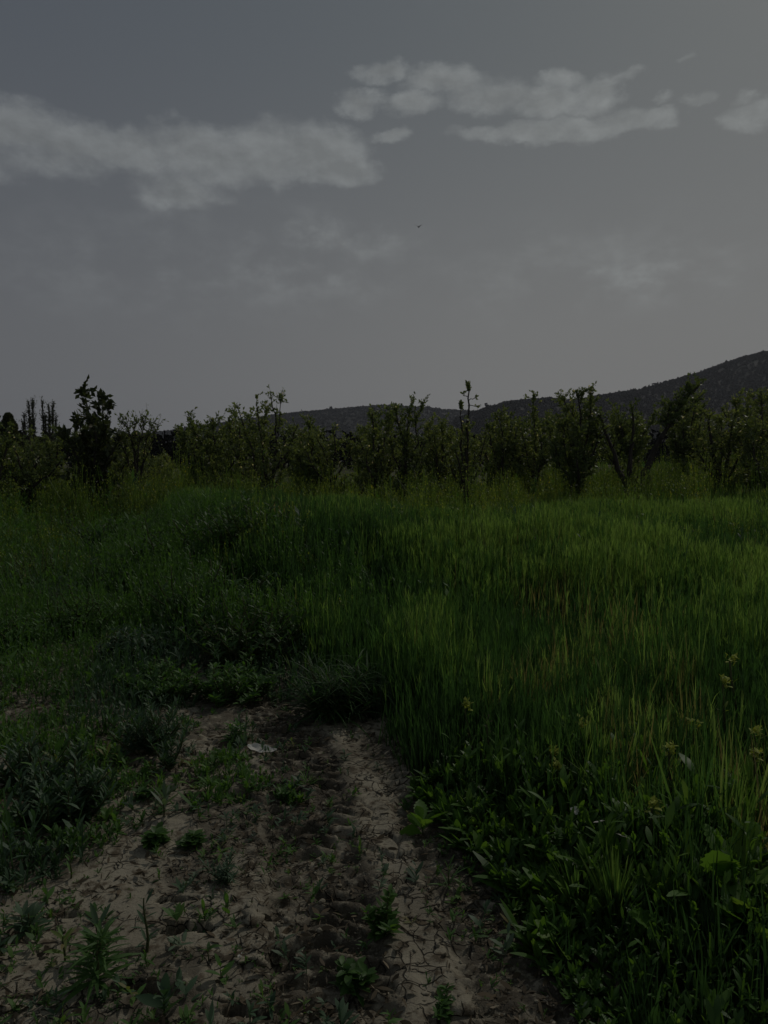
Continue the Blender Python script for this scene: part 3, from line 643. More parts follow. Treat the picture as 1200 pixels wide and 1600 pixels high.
protos = [proto_tree(100 + k, h, nl, sp, lf, tm, ROWS[0][3], ROWS[0][2]) for k, (h, nl, sp, lf, tm) in enumerate([(2.7, 6, .9, 1.3, .4), (3.0, 5, .8, 1.2, .5), (2.5, 6, 1.0, 1.4, .65), (2.8, 7, .9, 1.3, .3), (3.1, 5, .7, 1.1, .55)])]
pi = 0; used = set()
for (Y, dx, grp, lab) in ROWS:
    x = -.56 * Y - 1 + rng.uniform(0, dx)
    while x < .56 * Y + 1.5:
        k = pi % len(protos) if Y < 26 else int(rng.integers(len(protos)))
        yy = Y + rng.uniform(-.8, .8); rz = rng.uniform(0, 6.28); sc = rng.uniform(.85, 1.1) * (1 + max(0, Y - 30) * .003)
        px_ = 600 + F * x / Y
        gap = 232 < px_ < 285
        if Y < 26: sc *= 1.08
        if gap and Y < 50: sc *= .55
        elif px_ < 115: sc *= .78
        lab_ = row_label('second-row', px_) if Y < 26 else row_label('third-row', px_) if Y < 31 else lab
        loc = (x, yy, gz(x, yy))
        if k not in used:
            o = protos[k]; o.location = loc; o.rotation_euler = (0, 0, rz); o.scale = (sc,) * 3; o['label'] = lab_; o['group'] = grp; used.add(k)
        else: copy_tree(protos[k], loc, rz, sc, lab_, grp)
        pi += 1; x += dx * rng.uniform(.8, 1.15)

# poplars and the conifer far to the left
def poplar(px, ptop, label, seed, stems):
    Y = 75; b = at(px, 712, Y); g = 0.0
    root = empty('poplar', (b[0], Y, g)); tag(root, label, 'tree', 'poplars beyond the orchard at left')
    S = Soup(); LV = []
    for (dx, top, yo) in stems:
        tp = at(px + dx, top, Y + yo); x1 = tp[0] - b[0]
        pts = [[x1 * .1, yo * .1, -.2], [x1 * .5, yo * .6, 2.2], [x1 * .85, yo, (tp[2]) * .6], [x1, yo, tp[2]]]
        grow(S, LV, pts, .19, .05, dens=9, spread=1.2, upb=3.4, leaf=.10, twigl=.55, lstep=.12, tmin=.15, tmax=.97)
    finish_tree(root, S, LV, M_DARKL, .13, .5)
poplar(47, 625, 'bare poplar with a soft pale plume of twigs, left one of the pair', 1, [(-2, 628, 0), (4, 624, .4), (-10, 645, -.3), (1, 650, .8), (-12, 660, .6), (6, 655, -.5)])
poplar(75, 628, 'bare poplar splitting into several upright stems, right one of the pair', 2, [(-9, 627, 0), (1, 632, .4), (8, 628, -.3), (12, 652, .8), (-5, 645, .6), (3, 650, -.6)])
def conifer(px, top, wpx, label, Y):
    b = at(px, 715, Y); tp = at(px, top, Y); H = tp[2]; w = wpx / F * Y / 2
    root = empty('cypress', (b[0], Y, 0)); tag(root, label, 'tree')
    S = Soup(); tube(S, np.array([[0, 0, -.2], [0, 0, H * .5], [0, 0, H * .95]]), [.2, .13, .03], 7); S.build('trunk', M_BARK, root)
    n = 16000; z = rng.uniform(.04, 1, n) ** .9; rad = w * np.clip((1 - z ** 3.2), 0, 1) ** .7 * (.55 + .5 * rng.random(n) ** .4) * (1 + .12 * np.sin(z * 40)); a = rng.uniform(0, 6.28, n)
    p = np.stack([rad * np.cos(a), rad * np.sin(a), z * H], -1); d = nrm(np.stack([np.cos(a), np.sin(a), 1.6 + 0 * a], -1) + rng.normal(0, .4, (n, 3)))
    C = Soup(); diamonds(C, p, d, rng.normal(size=(n, 3)), rng.uniform(.12, .26, n), .08, .2, rng.random(n)); C.build('crown', M_DARKL, root)
conifer(15, 648, 34, 'dark rounded cypress with a smooth domed top at the left edge', 55)
conifer(-8, 655, 34, 'dark cypress half cut off by the left edge, lower than its neighbour', 58)
# small pointed conifers beyond the orchard, standing against the low hill
conifer(486, 668, 9, 'tiny dark pointed conifer standing against the low hill', 90)

# valley woodland far behind the orchard
S = Soup(); n = 26000
X = rng.uniform(-130, 130, n); Y = rng.uniform(100, 190, n); Hh = (3.0 + 4.0 * fbm(X, Y, 16, 3, 81)) * 1.0
z = Hh * rng.random(n) ** .6; d = nrm(rng.normal(size=(n, 3))); L = rng.uniform(.7, 1.5, n)
diamonds(S, np.stack([X, Y, z], -1), d, rng.normal(size=(n, 3)), L, L * .8, .3, rng.random(n))
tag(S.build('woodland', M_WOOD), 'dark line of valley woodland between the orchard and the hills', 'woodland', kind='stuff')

# ------------------------------------------------------------------ tall field grass (right) - one mass
def scatter(n, y0, y1, xf0, xf1, margin=1.2):
    y = np.sqrt(rng.uniform(y0 ** 2, y1 ** 2, n)); x = rng.uniform(xf0, xf1, n) * y + np.where(rng.random(n) < .5, 0, 0) 
    x = x + rng.uniform(-margin, margin, n) * .0
    return x, y
def field():
    S = Soup()
    for (nt, per, y0, y1, hh, ww, seg, rad) in ((9000, 12, 1.8, 5, .36, .012, 4, .03), (11500, 8, 5, 9, .38, .019, 3, .045), (16000, 8, 9, 16, .38, .027, 3, .06), (16000, 8, 16, 30, .42, .040, 2, .10), (7000, 8, 30, 60, .45, .06, 2, .2)):
        x, y = scatter(nt, y0, y1, -.75, .8)
        e = x - edge(y)
        wild = fbm(x, y, .6, 3, 91)
        den = sstep(e + .5 * (wild - .5), .02, .35) * (.45 + .55 * sstep(fbm(x, y, .35, 2, 95), .3, .55))
        den = den * (1 - .8 * sstep(y + 7 * (wild - .5), 16.5, 20.5)) * (.50 + .50 * sstep(y + .5 * (wild - .5), 2.6, 3.2))
        m = rng.random(nt) < den; x = x[m]; y = y[m]; e = e[m]; T = len(x)
        t1 = fbm(x, y, 1.7, 3, 93); t2 = fbm(x, y, .5, 2, 97)
        th = hh * (.75 + .25 * sstep(e, 0, .6)) * (.72 + .56 * t1) * rng.uniform(.60, 1.32, T) * (.8 + .4 * t2) * (1 + .2 * sstep(x, .5, 2) * (1 - sstep(y, 8, 12)))
        t3 = fbm(x, y, 4.5, 2, 94); tint = np.clip(.04 + 1.7 * (t1 - .40) + 1.0 * (t2 - .5) + 1.0 * (t3 - .5) + rng.normal(0, .20, T) + .12 * sstep(x, -1, 2.5), 0, .9)
        brown = (fbm(x, y, .9, 3, 99) > .61) & (rng.random(T) < .45); tint = np.where(brown, .98, tint)
        la = rng.uniform(0, 6.28, T); ll = np.abs(rng.normal(0, .05, T))
        r = np.repeat(np.arange(T), per); N = len(r)
        x = x[r] + rng.normal(0, rad, N); y = y[r] + rng.normal(0, rad, N)
        d = rot_axes(N, la[r], ll[r]) + rng.normal(0, .13, (N, 3)) * [1, 1, 0]
        tn = np.clip(tint[r] + rng.normal(0, .08, N), 0, 1)
        hb_ = th[r] * rng.uniform(.55, 1.1, N); B_ = np.stack([x, y, ground_z(x, y) - .01], -1)
        strips(S, B_, d, hb_, ww * rng.uniform(.6, 1.3, N), np.abs(rng.normal(.10, .15, N)) * (rng.random(N) < .6), seg, 'grass', 0, tn, roll=rng.uniform(-1.2, 1.2, N))
        # young ears on the tallest stems
        k = (rng.random(N) < .05 + .40 * sstep(t1[r], .48, .62)) & (y < 20) & (y > 3.0); dn = nrm(d[k]); M = int(k.sum()); hk = th[r][k]
        strips(S, B_[k], dn, hk * 1.05, .004 + ww * .15, .02, 2, 'flat', 0, tn[k] * .8)
        for q in range(5 if y0 < 9 else 3):   # awns
            strips(S, B_[k] + dn * (hk * rng.uniform(.86, 1.02, M))[:, None], dn + rng.normal(0, .16, (M, 3)), rng.uniform(.07, .12, M), .0035 + ww * .18, rng.uniform(-.1, .3, M), 2, 'grass', 0, np.clip(tn[k] + .18, 0, .88))
    tag(S.build('grass', M_WHEAT), 'tall fresh green grass filling the field on the right', 'grass', kind='stuff')
field()

# ------------------------------------------------------------------ generic leafy stems (mass planting)
def stems(S, x, y, h, nl, leafL, leafW, tint, lean=.25, rosette=0, stemw=.006, seg=3, up=.7, prof='leaf', toptint=None, z=None):
    N = len(x); 
    if N == 0: return
    z = ground_z(x, y) if z is None else z
    az = rng.uniform(0, 6.28, N); tl = np.abs(rng.normal(0, lean, N)); D = rot_axes(N, az, tl); B = np.stack([x, y, z - .008], -1)
    strips(S, B, D, h, stemw, .05, 2, 'flat', 0, tint * .8)
    nl = int(nl); r = np.repeat(np.arange(N), nl); M = len(r); f = rng.uniform(.05, 1, M)
    p = B[r] + D[r] * (h[r] * f)[:, None]; a = rng.uniform(0, 6.28, M); tt = up + rng.normal(0, .3, M) - .25 * f
    L = leafL[r] * rng.uniform(.5, 1.2, M) * (1.15 - .5 * f)
    tn = np.clip(tint[r] + rng.normal(0, .12, M), 0, 1)
    if toptint is not None: tn = np.where(f > .86, toptint, tn)
    strips(S, p, rot_axes(M, a, tt), L, L * leafW * rng.uniform(.7, 1.3, M), rng.uniform(.05, .45, M), seg, prof, 0, tn)
def lowveg():
    S = Soup(); G = Soup()
    for (n, y0, y1, sc, nl, seg) in ((14000, 2.0, 4.2, 1, 8, 3), (26000, 4.2, 8, 1.1, 8, 2), (26000, 8, 16, 1.7, 7, 2), (20000, 16, 32, 2.6, 6, 2)):
        x, y = scatter(n, y0, y1, -.75, .8); e = x - edge(y)
        cov = fbm(x, y, .55, 4, 101) + .30 * (fbm(x, y, .13, 2, 103) - .5)
        # cover thickens away from the camera; the nearest soil is nearly bare
        th = np.interp(y, [2, 3.3, 4.2, 5.2, 7, 10], [.60, .60, .545, .34, .20, .08])
        ur = np.abs(x - rutx(y)); th = th + .10 * np.exp(-((x - np.interp(y, [2, 3, 4], [.16, .05, -.18])) / .15) ** 2) * (1 - sstep(y, 4, 5)) + .09 * np.exp(-(ur / .26) ** 2) * (1 - sstep(y, 3.7, 4.6)) + .12 * (1 - sstep(y, 3.2, 4.0)) * sstep(-x, .7, 1.1) + .05 * (1 - sstep(y, 4.0, 4.8)) * sstep(x, -1.5, -.9)
        th = th - .05 * np.exp(-(((x + 1.75) / .55) ** 2 + ((y - 4.1) / .55) ** 2)) - .03 * np.exp(-(((x + 1.15) / .35) ** 2 + ((y - 4.6) / .35) ** 2))
        m = (cov > th) & ((e < .15) | (rng.random(n) < np.where(y < 4.5, .35, .12))); x = x[m]; y = y[m]; cov = cov[m]; th = th[m]; N = len(x)
        full = np.clip((cov - th) * 7, .2, 1)
        big = np.exp(rng.normal(-.1, .38, N)); h = .10 * big * sc ** .8 * full * rng.uniform(.5, 1.2, N) * (1 + 1.1 * sstep(y, 5, 8)) * (.7 + .9 * fbm(x, y, 1.0, 2, 161)); tint = np.clip(.1 + .8 * (fbm(x, y, .9, 3, 105) - .2) + rng.normal(0, .12, N), 0, 1)
        gl = (fbm(x, y, 1.1, 2, 107) > .57) & (y < 8 + 3 * rng.random(N))
        LL = .036 * big * sc * rng.uniform(.7, 1.2, N)
        stems(S, x[~gl], y[~gl], h[~gl], nl, LL[~gl], .28, tint[~gl], seg=seg, lean=.45)
        stems(G, x[gl], y[gl], h[gl] * 1.25, nl, LL[gl] * 1.2, .22, tint[gl], seg=seg, lean=.35, up=.6)
    for (n, hh, LL_, nl, Z) in ((2600, .022, .020, 6, S), (900, .05, .036, 9, S), (420, .07, .045, 10, G)):
        y = 1.9 + 4.2 * rng.random(n) ** 1.1; x = rng.uniform(-.62, .35, n) * y
        cl = np.exp(-((x - np.interp(y, [1.5, 2.2, 2.9, 3.8, 4.6], [.16, .10, .03, -.16, -.4])) / .11) ** 2)
        m = (x < edge(y)) & (rng.random(n) < (.25 + 1.0 * sstep(fbm(x, y, .4, 3, 181), .42, .58)) * (1 - .93 * cl)); x = x[m]; y = y[m]; N = len(x); q = rng.uniform(.5, 1.4, N)
        stems(Z, x, y, hh * q, nl, LL_ * q, .3, np.clip(rng.normal(.35, .25, N), 0, 1), seg=3, lean=.5, up=.95, stemw=.003)
    tag(S.build('low_weeds', M_WEED), 'low green weeds spreading over the old track on the left', 'weeds', kind='stuff')
    tag(G.build('bluish_weeds', M_GLAU), 'bluish narrow-leaved weeds in patches on the left', 'weeds', kind='stuff')
lowveg()
def tallweeds():
    """yellow-green flowering weeds in front of the trees and on the banks"""
    S = Soup(); K = Soup()
    nc = 5200; cx, cy = scatter(nc, 6.0, 27, -.75, .8); e = cx - edge(cy); c = fbm(cx, cy, 1.3, 3, 111)
    bank = sstep(e, -.2, .2) * (1 - sstep(e, .8, 1.6)) * (1 - sstep(cy, 14, 18))
    left = sstep(cy, 6.2, 8.5) * sstep(-e, .4, 1.2) * (1 - .8 * np.exp(-((cx - rutx(cy)) / .45) ** 2) * (1 - sstep(cy, 12, 15)))
    band = sstep(cy + 3 * (c - .5), 15.0, 17.5)
    w = np.maximum(np.maximum(bank * .6 * (c > .45), left * (c > .42) * .7), band * .95); w = np.maximum(w, .30 * (fbm(cx, cy, 2.0, 2, 171) > .56) * sstep(e, .5, 1.5))
    pp_ = 600 + F * cx / cy
    w = w * np.where((np.abs(pp_ - 727) < 17) & (cy > 13.5) & (cy < 19.9), 0, 1)
    m = rng.random(nc) < w; cx = cx[m]; cy = cy[m]; C = len(cx); per = 15; r = np.repeat(np.arange(C), per); N = len(r)
    rad = rng.uniform(.12, .42, C); q = np.abs(rng.normal(0, .55, N)); a = rng.uniform(0, 6.28, N)
    x = cx[r] + rad[r] * q * np.cos(a); y = cy[r] + rad[r] * q * np.sin(a)
    hc = rng.uniform(.15, 1.0, C) * (.3 + 1.4 * fbm(cx, cy, 2.4, 3, 165)) * np.where(cy > 15.0, 1.35, .85)
    h = hc[r] * np.clip(1.05 - .45 * q ** 2, .25, 1.1) * rng.uniform(.75, 1.1, N)
    tc_ = np.clip(.25 + 1.0 * (fbm(cx, cy, 2.2, 3, 113) - .35) + rng.normal(0, .22, C), 0, .84)
    stems(S, x, y, h, 15, np.full(N, .05) * np.where(y > 14, 1.4, 1.05), .4, np.clip(tc_[r] + rng.normal(0, .06, N), 0, .84), lean=.25, seg=2, stemw=.007, toptint=.82)
    tag(S.build('wildflowers', M_MUST), 'yellow-green flowering weeds massed before the orchard trees', 'weeds', kind='stuff')
    # darker bushy growth along the bank
    n = 15000; y = rng.uniform(6.0, 15, n); x = edge(y) + rng.normal(.2, .42, n); c = fbm(x, y, .7, 3, 117); m = c > .46; x = x[m]; y = y[m]; N = len(x)
    stems(K, x, y, rng.uniform(.25, .65, N), 14, np.full(N, .055), .3, rng.uniform(0, .7, N), lean=.4, seg=2)
    tag(K.build('bank_weeds', M_WEED), 'dark leafy weeds hanging over the bank beside the track', 'weeds', kind='stuff')
tallweeds()
def sward():
    """broad low layer at the foot of the near right growth"""
    S = Soup(); n = 1050; y = rng.uniform(1.7, 3.5, n); x = edge(y) + np.abs(rng.normal(0, .5, n)) - .06
    m = x < .62 * y + .3; x = x[m]; y = y[m]; N = len(x); c = fbm(x, y, .4, 3, 121)
    e = x - edge(y); h = (.05 + .22 * sstep(e, 0, .35)) * rng.uniform(.5, 1.3, N)
    k = c > .5
    stems(S, x[k], y[k], h[k], 12, np.full(k.sum(), .055), .33, np.clip(rng.normal(.25, .2, k.sum()), 0, 1), lean=.4, seg=3)
    k = ~k
    stems(S, x[k], y[k], h[k], 9, rng.uniform(.06, .15, k.sum()), .24, np.clip(rng.normal(.45, .25, k.sum()), 0, 1), lean=.35, seg=5)
    tag(S.build('verge_weeds', M_BROAD), 'mixed leafy weeds at the foot of the tall growth on the right', 'weeds', kind='stuff')
sward()

# ------------------------------------------------------------------ litter and crumbs on the soil - masses
def litter():
    S = Soup(); n = 46000; y = 1.8 + 5.2 * rng.random(n) ** 1.4; x = rng.uniform(-.62, .5, n) * y; m = (x < edge(y) + .2)
    clean = np.exp(-((x - np.interp(y, [1.5, 2.2, 2.9, 3.8, 4.6], [.16, .10, .03, -.16, -.4])) / .11) ** 2)
    w = (.05 + .8 * np.exp(-((x - rutx(y)) / .24) ** 2) + .75 * sstep(fbm(x, y, .25, 3, 141), .45, .56) + .6 * np.exp(-((x - edge(y)) / .2) ** 2)) * (1 - .88 * clean); m &= rng.random(n) < w; x = x[m]; y = y[m]; N = len(x)
    z = ground_z(x, y) + rng.uniform(.002, .008, N); a = rng.uniform(0, 6.28, N)
    L = (.006 + .045 * rng.random(N) ** 2.2) * (1 + .3 * (y > 4)); strips(S, np.stack([x, y, z], -1), rot_axes(N, a, rng.uniform(1.15, 1.75, N)), L, L * rng.uniform(.06, .45, N), rng.uniform(-.2, .25, N), 3, 'leaf', 0, np.clip(rng.beta(.8, 2.2, N), 0, 1), roll=rng.uniform(-1, 1, N))
    tag(S.build('plant_litter', M_DRY), 'dead leaf and stalk scraps lying on the bare soil', 'litter', kind='stuff')
    # crumbs
    C = Soup(); import bmesh
    bm = bmesh.new(); bmesh.ops.create_icosphere(bm, subdivisions=2, radius=1); bv = np.array([v.co[:] for v in bm.verts]); bf = np.array([[v.index for v in f.verts] for f in bm.faces]); bm.free()
    n = 4200; y = 1.8 + 4.5 * rng.random(n) ** 1.6; x = rng.uniform(-.6, .45, n) * y
    w = .35 + .8 * np.exp(-((x - rutx(y)) / .25) ** 2) + .8 * np.exp(-((x - edge(y)) / .22) ** 2); m = (rng.random(n) < w) & (x < edge(y) + .25); x = x[m]; y = y[m]; N = len(x)
    r = .0025 + .008 * rng.random(N) ** 4; z = ground_z(x, y) + r * .3
    for k in range(N):
        q = bv * (1 + .75 * (vnoise(bv[:, 0] * 1.6 + k, bv[:, 1] * 1.6 + bv[:, 2], 1.0)[:, None] - .5) * 2) * rng.uniform([.8, .8, .45], [1.5, 1.2, .8]) * r[k]
        th = rng.uniform(0, 6.28); c_, s_ = math.cos(th), math.sin(th); q = np.stack([q[:, 0] * c_ - q[:, 1] * s_, q[:, 0] * s_ + q[:, 1] * c_, q[:, 2]], -1)
        C.add(q + [x[k], y[k], z[k]], T=bf)
    tag(C.build('soil_crumbs', M_CLOD), 'small soil crumbs scattered over the wheel tracks', 'soil crumbs', kind='stuff')
    return bv, bf
BV, BF = litter()

# ------------------------------------------------------------------ single things on the soil
def clod(px, py, r, label, flat=.55):
    x, y = on_ground(px, py); S = Soup(); k = rng.uniform(0, 99)
    q = BV * (1 + .8 * (vnoise(BV[:, 0] + k, BV[:, 1] + BV[:, 2] * .7, .8)[:, None] - .5) * 2 + .2 * (vnoise(BV[:, 0] - k, BV[:, 2] + BV[:, 1], .35)[:, None] - .5)) * np.array([1.3, 1, flat]) * r
    S.add(q, T=BF); o = S.build('soil_clod', M_CLOD); o.location = (x, y, gz(x, y) + r * flat * .25); tag(o, label, 'soil clod', 'larger soil clods')
clod(392, 1442, .035, 'flat-topped brown clod beside the dark crack, left of the wheel track')
clod(375, 1515, .016, 'small dark clod lying alone on pale crust above the nearest shoots')
clod(345, 1568, .018, 'dark lumpy clod near the bottom edge, left of the deep hole')
clod(403, 1515, .02, 'squarish dark clod next to the curled dry leaves')
clod(207, 1180, .045, 'pale rounded clod at the foot of the bluish weed patch', .7)
clod(625, 1393, .012, 'little reddish clod on the smooth sandy strip')
clod(718, 1578, .03, 'clod at the bottom edge right of the sandy strip')
clod(445, 1460, .025, 'upright crumbly clod on the left rim of the wheel track', .8)

def leafy_plant(px, py, label, kind, h, nl, LL, lw, mat, seed, tint=.4, up=.6, droop=.3, stem=True, cat='weed', name='leafy_weed', group=None, prof='leaf', flowers=0, nst=1, lean=.1, zoff=0, twist=0, rad=0.0):
    global rng
    keep = rng; rng = np.random.default_rng(seed)
    x, y = on_ground(px, py); root = empty(name, (x, y, gz(x, y) + zoff)); tag(root, label, cat, group)
    S = Soup(); T = Soup(); Fl = Soup()
    for q in range(nst):
        a0 = rng.uniform(0, 6.28); l0 = lean * rng.uniform(.3, 1.6) * (1 if nst == 1 else 2); D = np.array([math.sin(l0) * math.cos(a0), math.sin(l0) * math.sin(a0), math.cos(l0)]); hh = h * rng.uniform(.6, 1.1) if nst > 1 else h; rr = rad * rng.random() ** .5; ra = rng.uniform(0, 6.28); O = np.array([rr * math.cos(ra), rr * math.sin(ra), 0]); hh *= (1 - .35 * (rr / max(rad, 1e-6)) ** 2) if rad else 1
        if stem:
            ts = np.linspace(0, 1, 7); C = O + ts[:, None] * D * hh + np.stack([.03 * hh * np.sin(ts * 5 + q), .03 * hh * np.cos(ts * 4), 0 * ts], -1) - [0, 0, .01]
            tube(T, C, np.linspace(.006, .0025, 7) * (hh / .2) ** .5, 6)
        f = np.sort(rng.uniform(.03 if kind != 'rosette' else 0, 1, nl)) if stem else np.zeros(nl)
        a = np.arange(nl) * 2.4 + rng.normal(0, .3, nl) + a0; tl = up + .3 * (1 - f) + rng.normal(0, .15, nl)
        p = O + f[:, None] * D * hh; L = LL * rng.uniform(.65, 1.15, nl) * (1.1 - .35 * f)
        strips(S, p, rot_axes(nl, a, tl), L, L * lw * rng.uniform(.85, 1.15, nl), droop * rng.uniform(.4, 1.5, nl), 17 if prof == 'spoon' else 9, prof, .22, np.clip(tint + rng.normal(0, .12, nl), 0, 1), roll=rng.normal(0, .3 + twist, nl))
        if flowers:
            m = flowers; p = np.tile(D * hh, (m, 1)) + np.clip(rng.normal(0, .012, (m, 3)), -.018, .018); strips(Fl, p, nrm(rng.normal(size=(m, 3)) + [0, 0, .6]), .024, .017, .1, 2, 'leaf', 0, rng.random(m))
    S.build('leaves', mat, root)
    if stem: T.build('stem', M_STEM, root, smooth=True)
    if flowers: Fl.build('flowers', M_BLOOM, root)
    rng = keep; return root
# shoots on the bare soil, bottom left
g1 = 'leafy shoots on the bare soil'
leafy_plant(160, 1488, 'shoot with long bare pointed leaves held up like ears, left on the cracked soil', 's', .10, 9, .10, .24, M_GLAU, 1, .55, .55, .2, group=g1)
leafy_plant(228, 1490, 'tall thin upright shoot with small leaves along its stalk, beside the eared shoot', 's', .19, 16, .06, .2, M_GLAU, 2, .5, .75, .2, group=g1)
leafy_plant(148, 1545, 'thick dark green tuft of many narrow leaves, nearest to the left crack', 's', .15, 46, .10, .13, M_WEED, 3, .3, .75, .45, nst=2, group=g1)
leafy_plant(255, 1592, 'broad bluish shoot cut by the bottom edge of the picture', 's', .07, 11, .09, .36, M_GLAU, 4, .35, .5, .25, group=g1)
leafy_plant(345, 1536, 'small twin-leaved seedling below the dark crack', 's', .05, 6, .055, .34, M_WEED, 5, .5, .5, .2, group=g1)
leafy_plant(320, 1440, 'curved single-leaved seedling at the left end of the dark crack', 's', .06, 4, .06, .28, M_WEED, 6, .6, .3, .1, group=g1)
leafy_plant(358, 1432, 'two-leaved seedling standing over the middle of the dark crack', 's', .06, 4, .065, .3, M_WEED, 7, .55, .3, .1, group=g1)
leafy_plant(48, 1462, 'leafy shoot at the left edge with pale undersides', 's', .15, 18, .085, .28, M_GLAU, 8, .6, .7, .3, nst=2, group=g1)
leafy_plant(100, 1505, 'spindly reddish shoot between the left edge and the dark tuft', 's', .10, 9, .07, .2, M_WEED, 9, .85, .7, .3, group=g1)
leafy_plant(110, 1375, 'slim upright seedling on the smooth soil at left', 's', .10, 9, .05, .22, M_WEED, 10, .5, .5, .2, group=g1)
leafy_plant(352, 1425, 'tiny sprout just above the crack', 's', .03, 4, .035, .3, M_WEED, 11, .5, .5, .2, group=g1)
leafy_plant(325, 1505, 'hook-shaped seedling on pale crust right of the thin upright shoot', 's', .05, 3, .05, .25, M_WEED, 12, .2, .4, .7, group=g1)
leafy_plant(255, 1280, 'wedge of pale stiff leaves rising from dark ground cover', 's', .10, 12, .11, .18, M_GLAU, 13, .9, .5, .15, group=g1)
leafy_plant(243, 1322, 'round low cushion of dark rounded leaves', 's', .07, 30, .055, .6, M_BROAD, 14, .15, .9, .4, nst=3, group=g1, lean=.3)
leafy_plant(300, 1325, 'second low cushion of dark rounded leaves, right of the first', 's', .06, 26, .05, .6, M_BROAD, 15, .1, .9, .4, nst=3, group=g1, lean=.3)
leafy_plant(225, 1250, 'low dark-leaved weed behind the pale stiff wedge', 's', .08, 22, .05, .4, M_WEED, 16, .2, .9, .4, nst=2, group=g1, lean=.3)
leafy_plant(350, 1378, 'feathery weed at the left rim of the wheel track', 's', .10, 40, .05, .15, M_GLAU, 17, .3, .8, .3, nst=4, group=g1, lean=.4)
leafy_plant(450, 1250, 'bushy green weed growing on the wheel track ridges', 's', .09, 30, .05, .3, M_WEED, 18, .3, .8, .3, nst=3, group=g1, lean=.35)
leafy_plant(600, 1462, 'dark bushy weed on the right rim of the wheel track', 's', .13, 30, .05, .42, M_BROAD, 19, .2, .8, .3, nst=4, group=g1, lean=.3)
leafy_plant(560, 1545, 'sprawling weed with rounded leaves near the bottom middle', 's', .09, 24, .05, .5, M_BROAD, 20, .1, .9, .4, nst=4, group=g1, lean=.5)
leafy_plant(700, 1382, 'spiky narrow-leaved sprout on the rough soil right of the sandy strip', 's', .09, 16, .09, .08, M_WEED, 21, .3, .5, .3, group=g1)
leafy_plant(802, 1435, 'single small green sprout beside the right-hand growth', 's', .05, 6, .05, .3, M_BROAD, 22, .7, .4, .2, group=g1)
leafy_plant(372, 1160, 'low spreading weed just above the pale dry leaf', 's', .10, 30, .08, .2, M_WEED, 23, .4, .8, .4, nst=3, group=g1, lean=.5)
leafy_plant(480, 1225, 'sparse spiky weed on the sandy strip above the track ridges', 's', .07, 22, .08, .08, M_WEED, 24, .6, .8, .2, nst=2, group=g1, lean=.4)
leafy_plant(265, 1205, 'dark clump of slender stems left of the pale dry leaf', 's', .2, 26, .06, .2, M_GLAU, 25, .2, .5, .2, nst=7, group=g1, lean=.25)
leafy_plant(700, 1590, 'weed with small leaves at the bottom edge, right of the sandy strip', 's', .08, 16, .035, .4, M_WEED, 26, .3, .8, .3, nst=4, group=g1, lean=.4)
# bushes
g2 = 'bushy weeds beside the track'
leafy_plant(95, 1275, 'large bluish bushy weed at left, tall and many-stemmed', 's', .30, 34, .075, .2, M_GLAU, 31, .4, .6, .2, nst=44, rad=.16, lean=.28, group=g2, name='bushy_weed')
leafy_plant(50, 1225, 'bluish bushy weed behind and left of the largest one', 's', .26, 28, .07, .2, M_GLAU, 32, .3, .6, .2, nst=24, rad=.12, lean=.3, group=g2, name='bushy_weed')
leafy_plant(245, 1168, 'bluish bushy weed in the middle of the left weed patch', 's', .26, 28, .065, .2, M_GLAU, 33, .35, .6, .2, nst=36, rad=.16, lean=.3, group=g2, name='bushy_weed')
leafy_plant(525, 1122, 'dense dark bush of drooping grass blades at the edge of the field', 's', .42, 16, .24, .06, M_WHEAT, 34, .1, .55, .6, nst=60, rad=.14, lean=.30, group=g2, name='bushy_weed', prof='grass')
leafy_plant(400, 1035, 'dark bush overhanging the bank farther up the track', 's', .62, 30, .09, .26, M_WEED, 35, .02, .7, .3, nst=55, rad=.32, lean=.32, group=g2, name='bushy_weed')
leafy_plant(325, 985, 'dark bush on the bank at the bend of the old track', 's', .75, 30, .10, .26, M_WEED, 36, .02, .7, .3, nst=60, rad=.45, lean=.34, group=g2, name='bushy_weed')
leafy_plant(295, 905, 'dark shrubby weed mound at the far end of the track', 's', .95, 32, .13, .28, M_WEED, 37, .02, .7, .3, nst=75, rad=.75, lean=.4, group=g2, name='bushy_weed')
leafy_plant(190, 862, 'low dark shrubby weed on the far left of the track end', 's', .75, 32, .14, .28, M_WEED, 38, .02, .7, .3, nst=60, rad=.7, lean=.3, group=g2, name='bushy_weed')
leafy_plant(390, 925, 'dark bush behind the bank, overtopped by the grass field', 's', .7, 32, .12, .26, M_WEED, 39, .02, .7, .3, nst=60, rad=.5, lean=.3, group=g2, name='bushy_weed')
for k, (a, b, h, rd, M_, lab) in enumerate([(55, 915, .55, .5, M_MUST, 'shaggy olive weed clump near the left edge, beyond the bluish weeds'), (130, 985, .42, .35, M_WEED, 'rounded green weed clump left of the old track'), (95, 850, .65, .7, M_MUST, 'tall yellow-green weed mound at far left before the trees'),
        (15, 1010, .38, .3, M_WEED, 'leafy clump cut by the left edge, above the bare soil patch'), (215, 1030, .32, .28, M_GLAU, 'bluish clump on the old track just before its bend'), (360, 1090, .26, .22, M_WEED, 'low clump closing the upper end of the bare wheel track'), (170, 925, .5, .45, M_WEED, 'dark green clump in the hollow beside the far track'), (250, 1085, .26, .24, M_WEED, 'low broken clump left of the upper end of the wheel track')]):
    leafy_plant(a, b, lab, 's', h, 26, .07 if M_ is not M_MUST else .06, .3, M_, 140 + k, .3, .7, .3, nst=48, rad=rd, lean=.3, group=g2, name='bushy_weed')
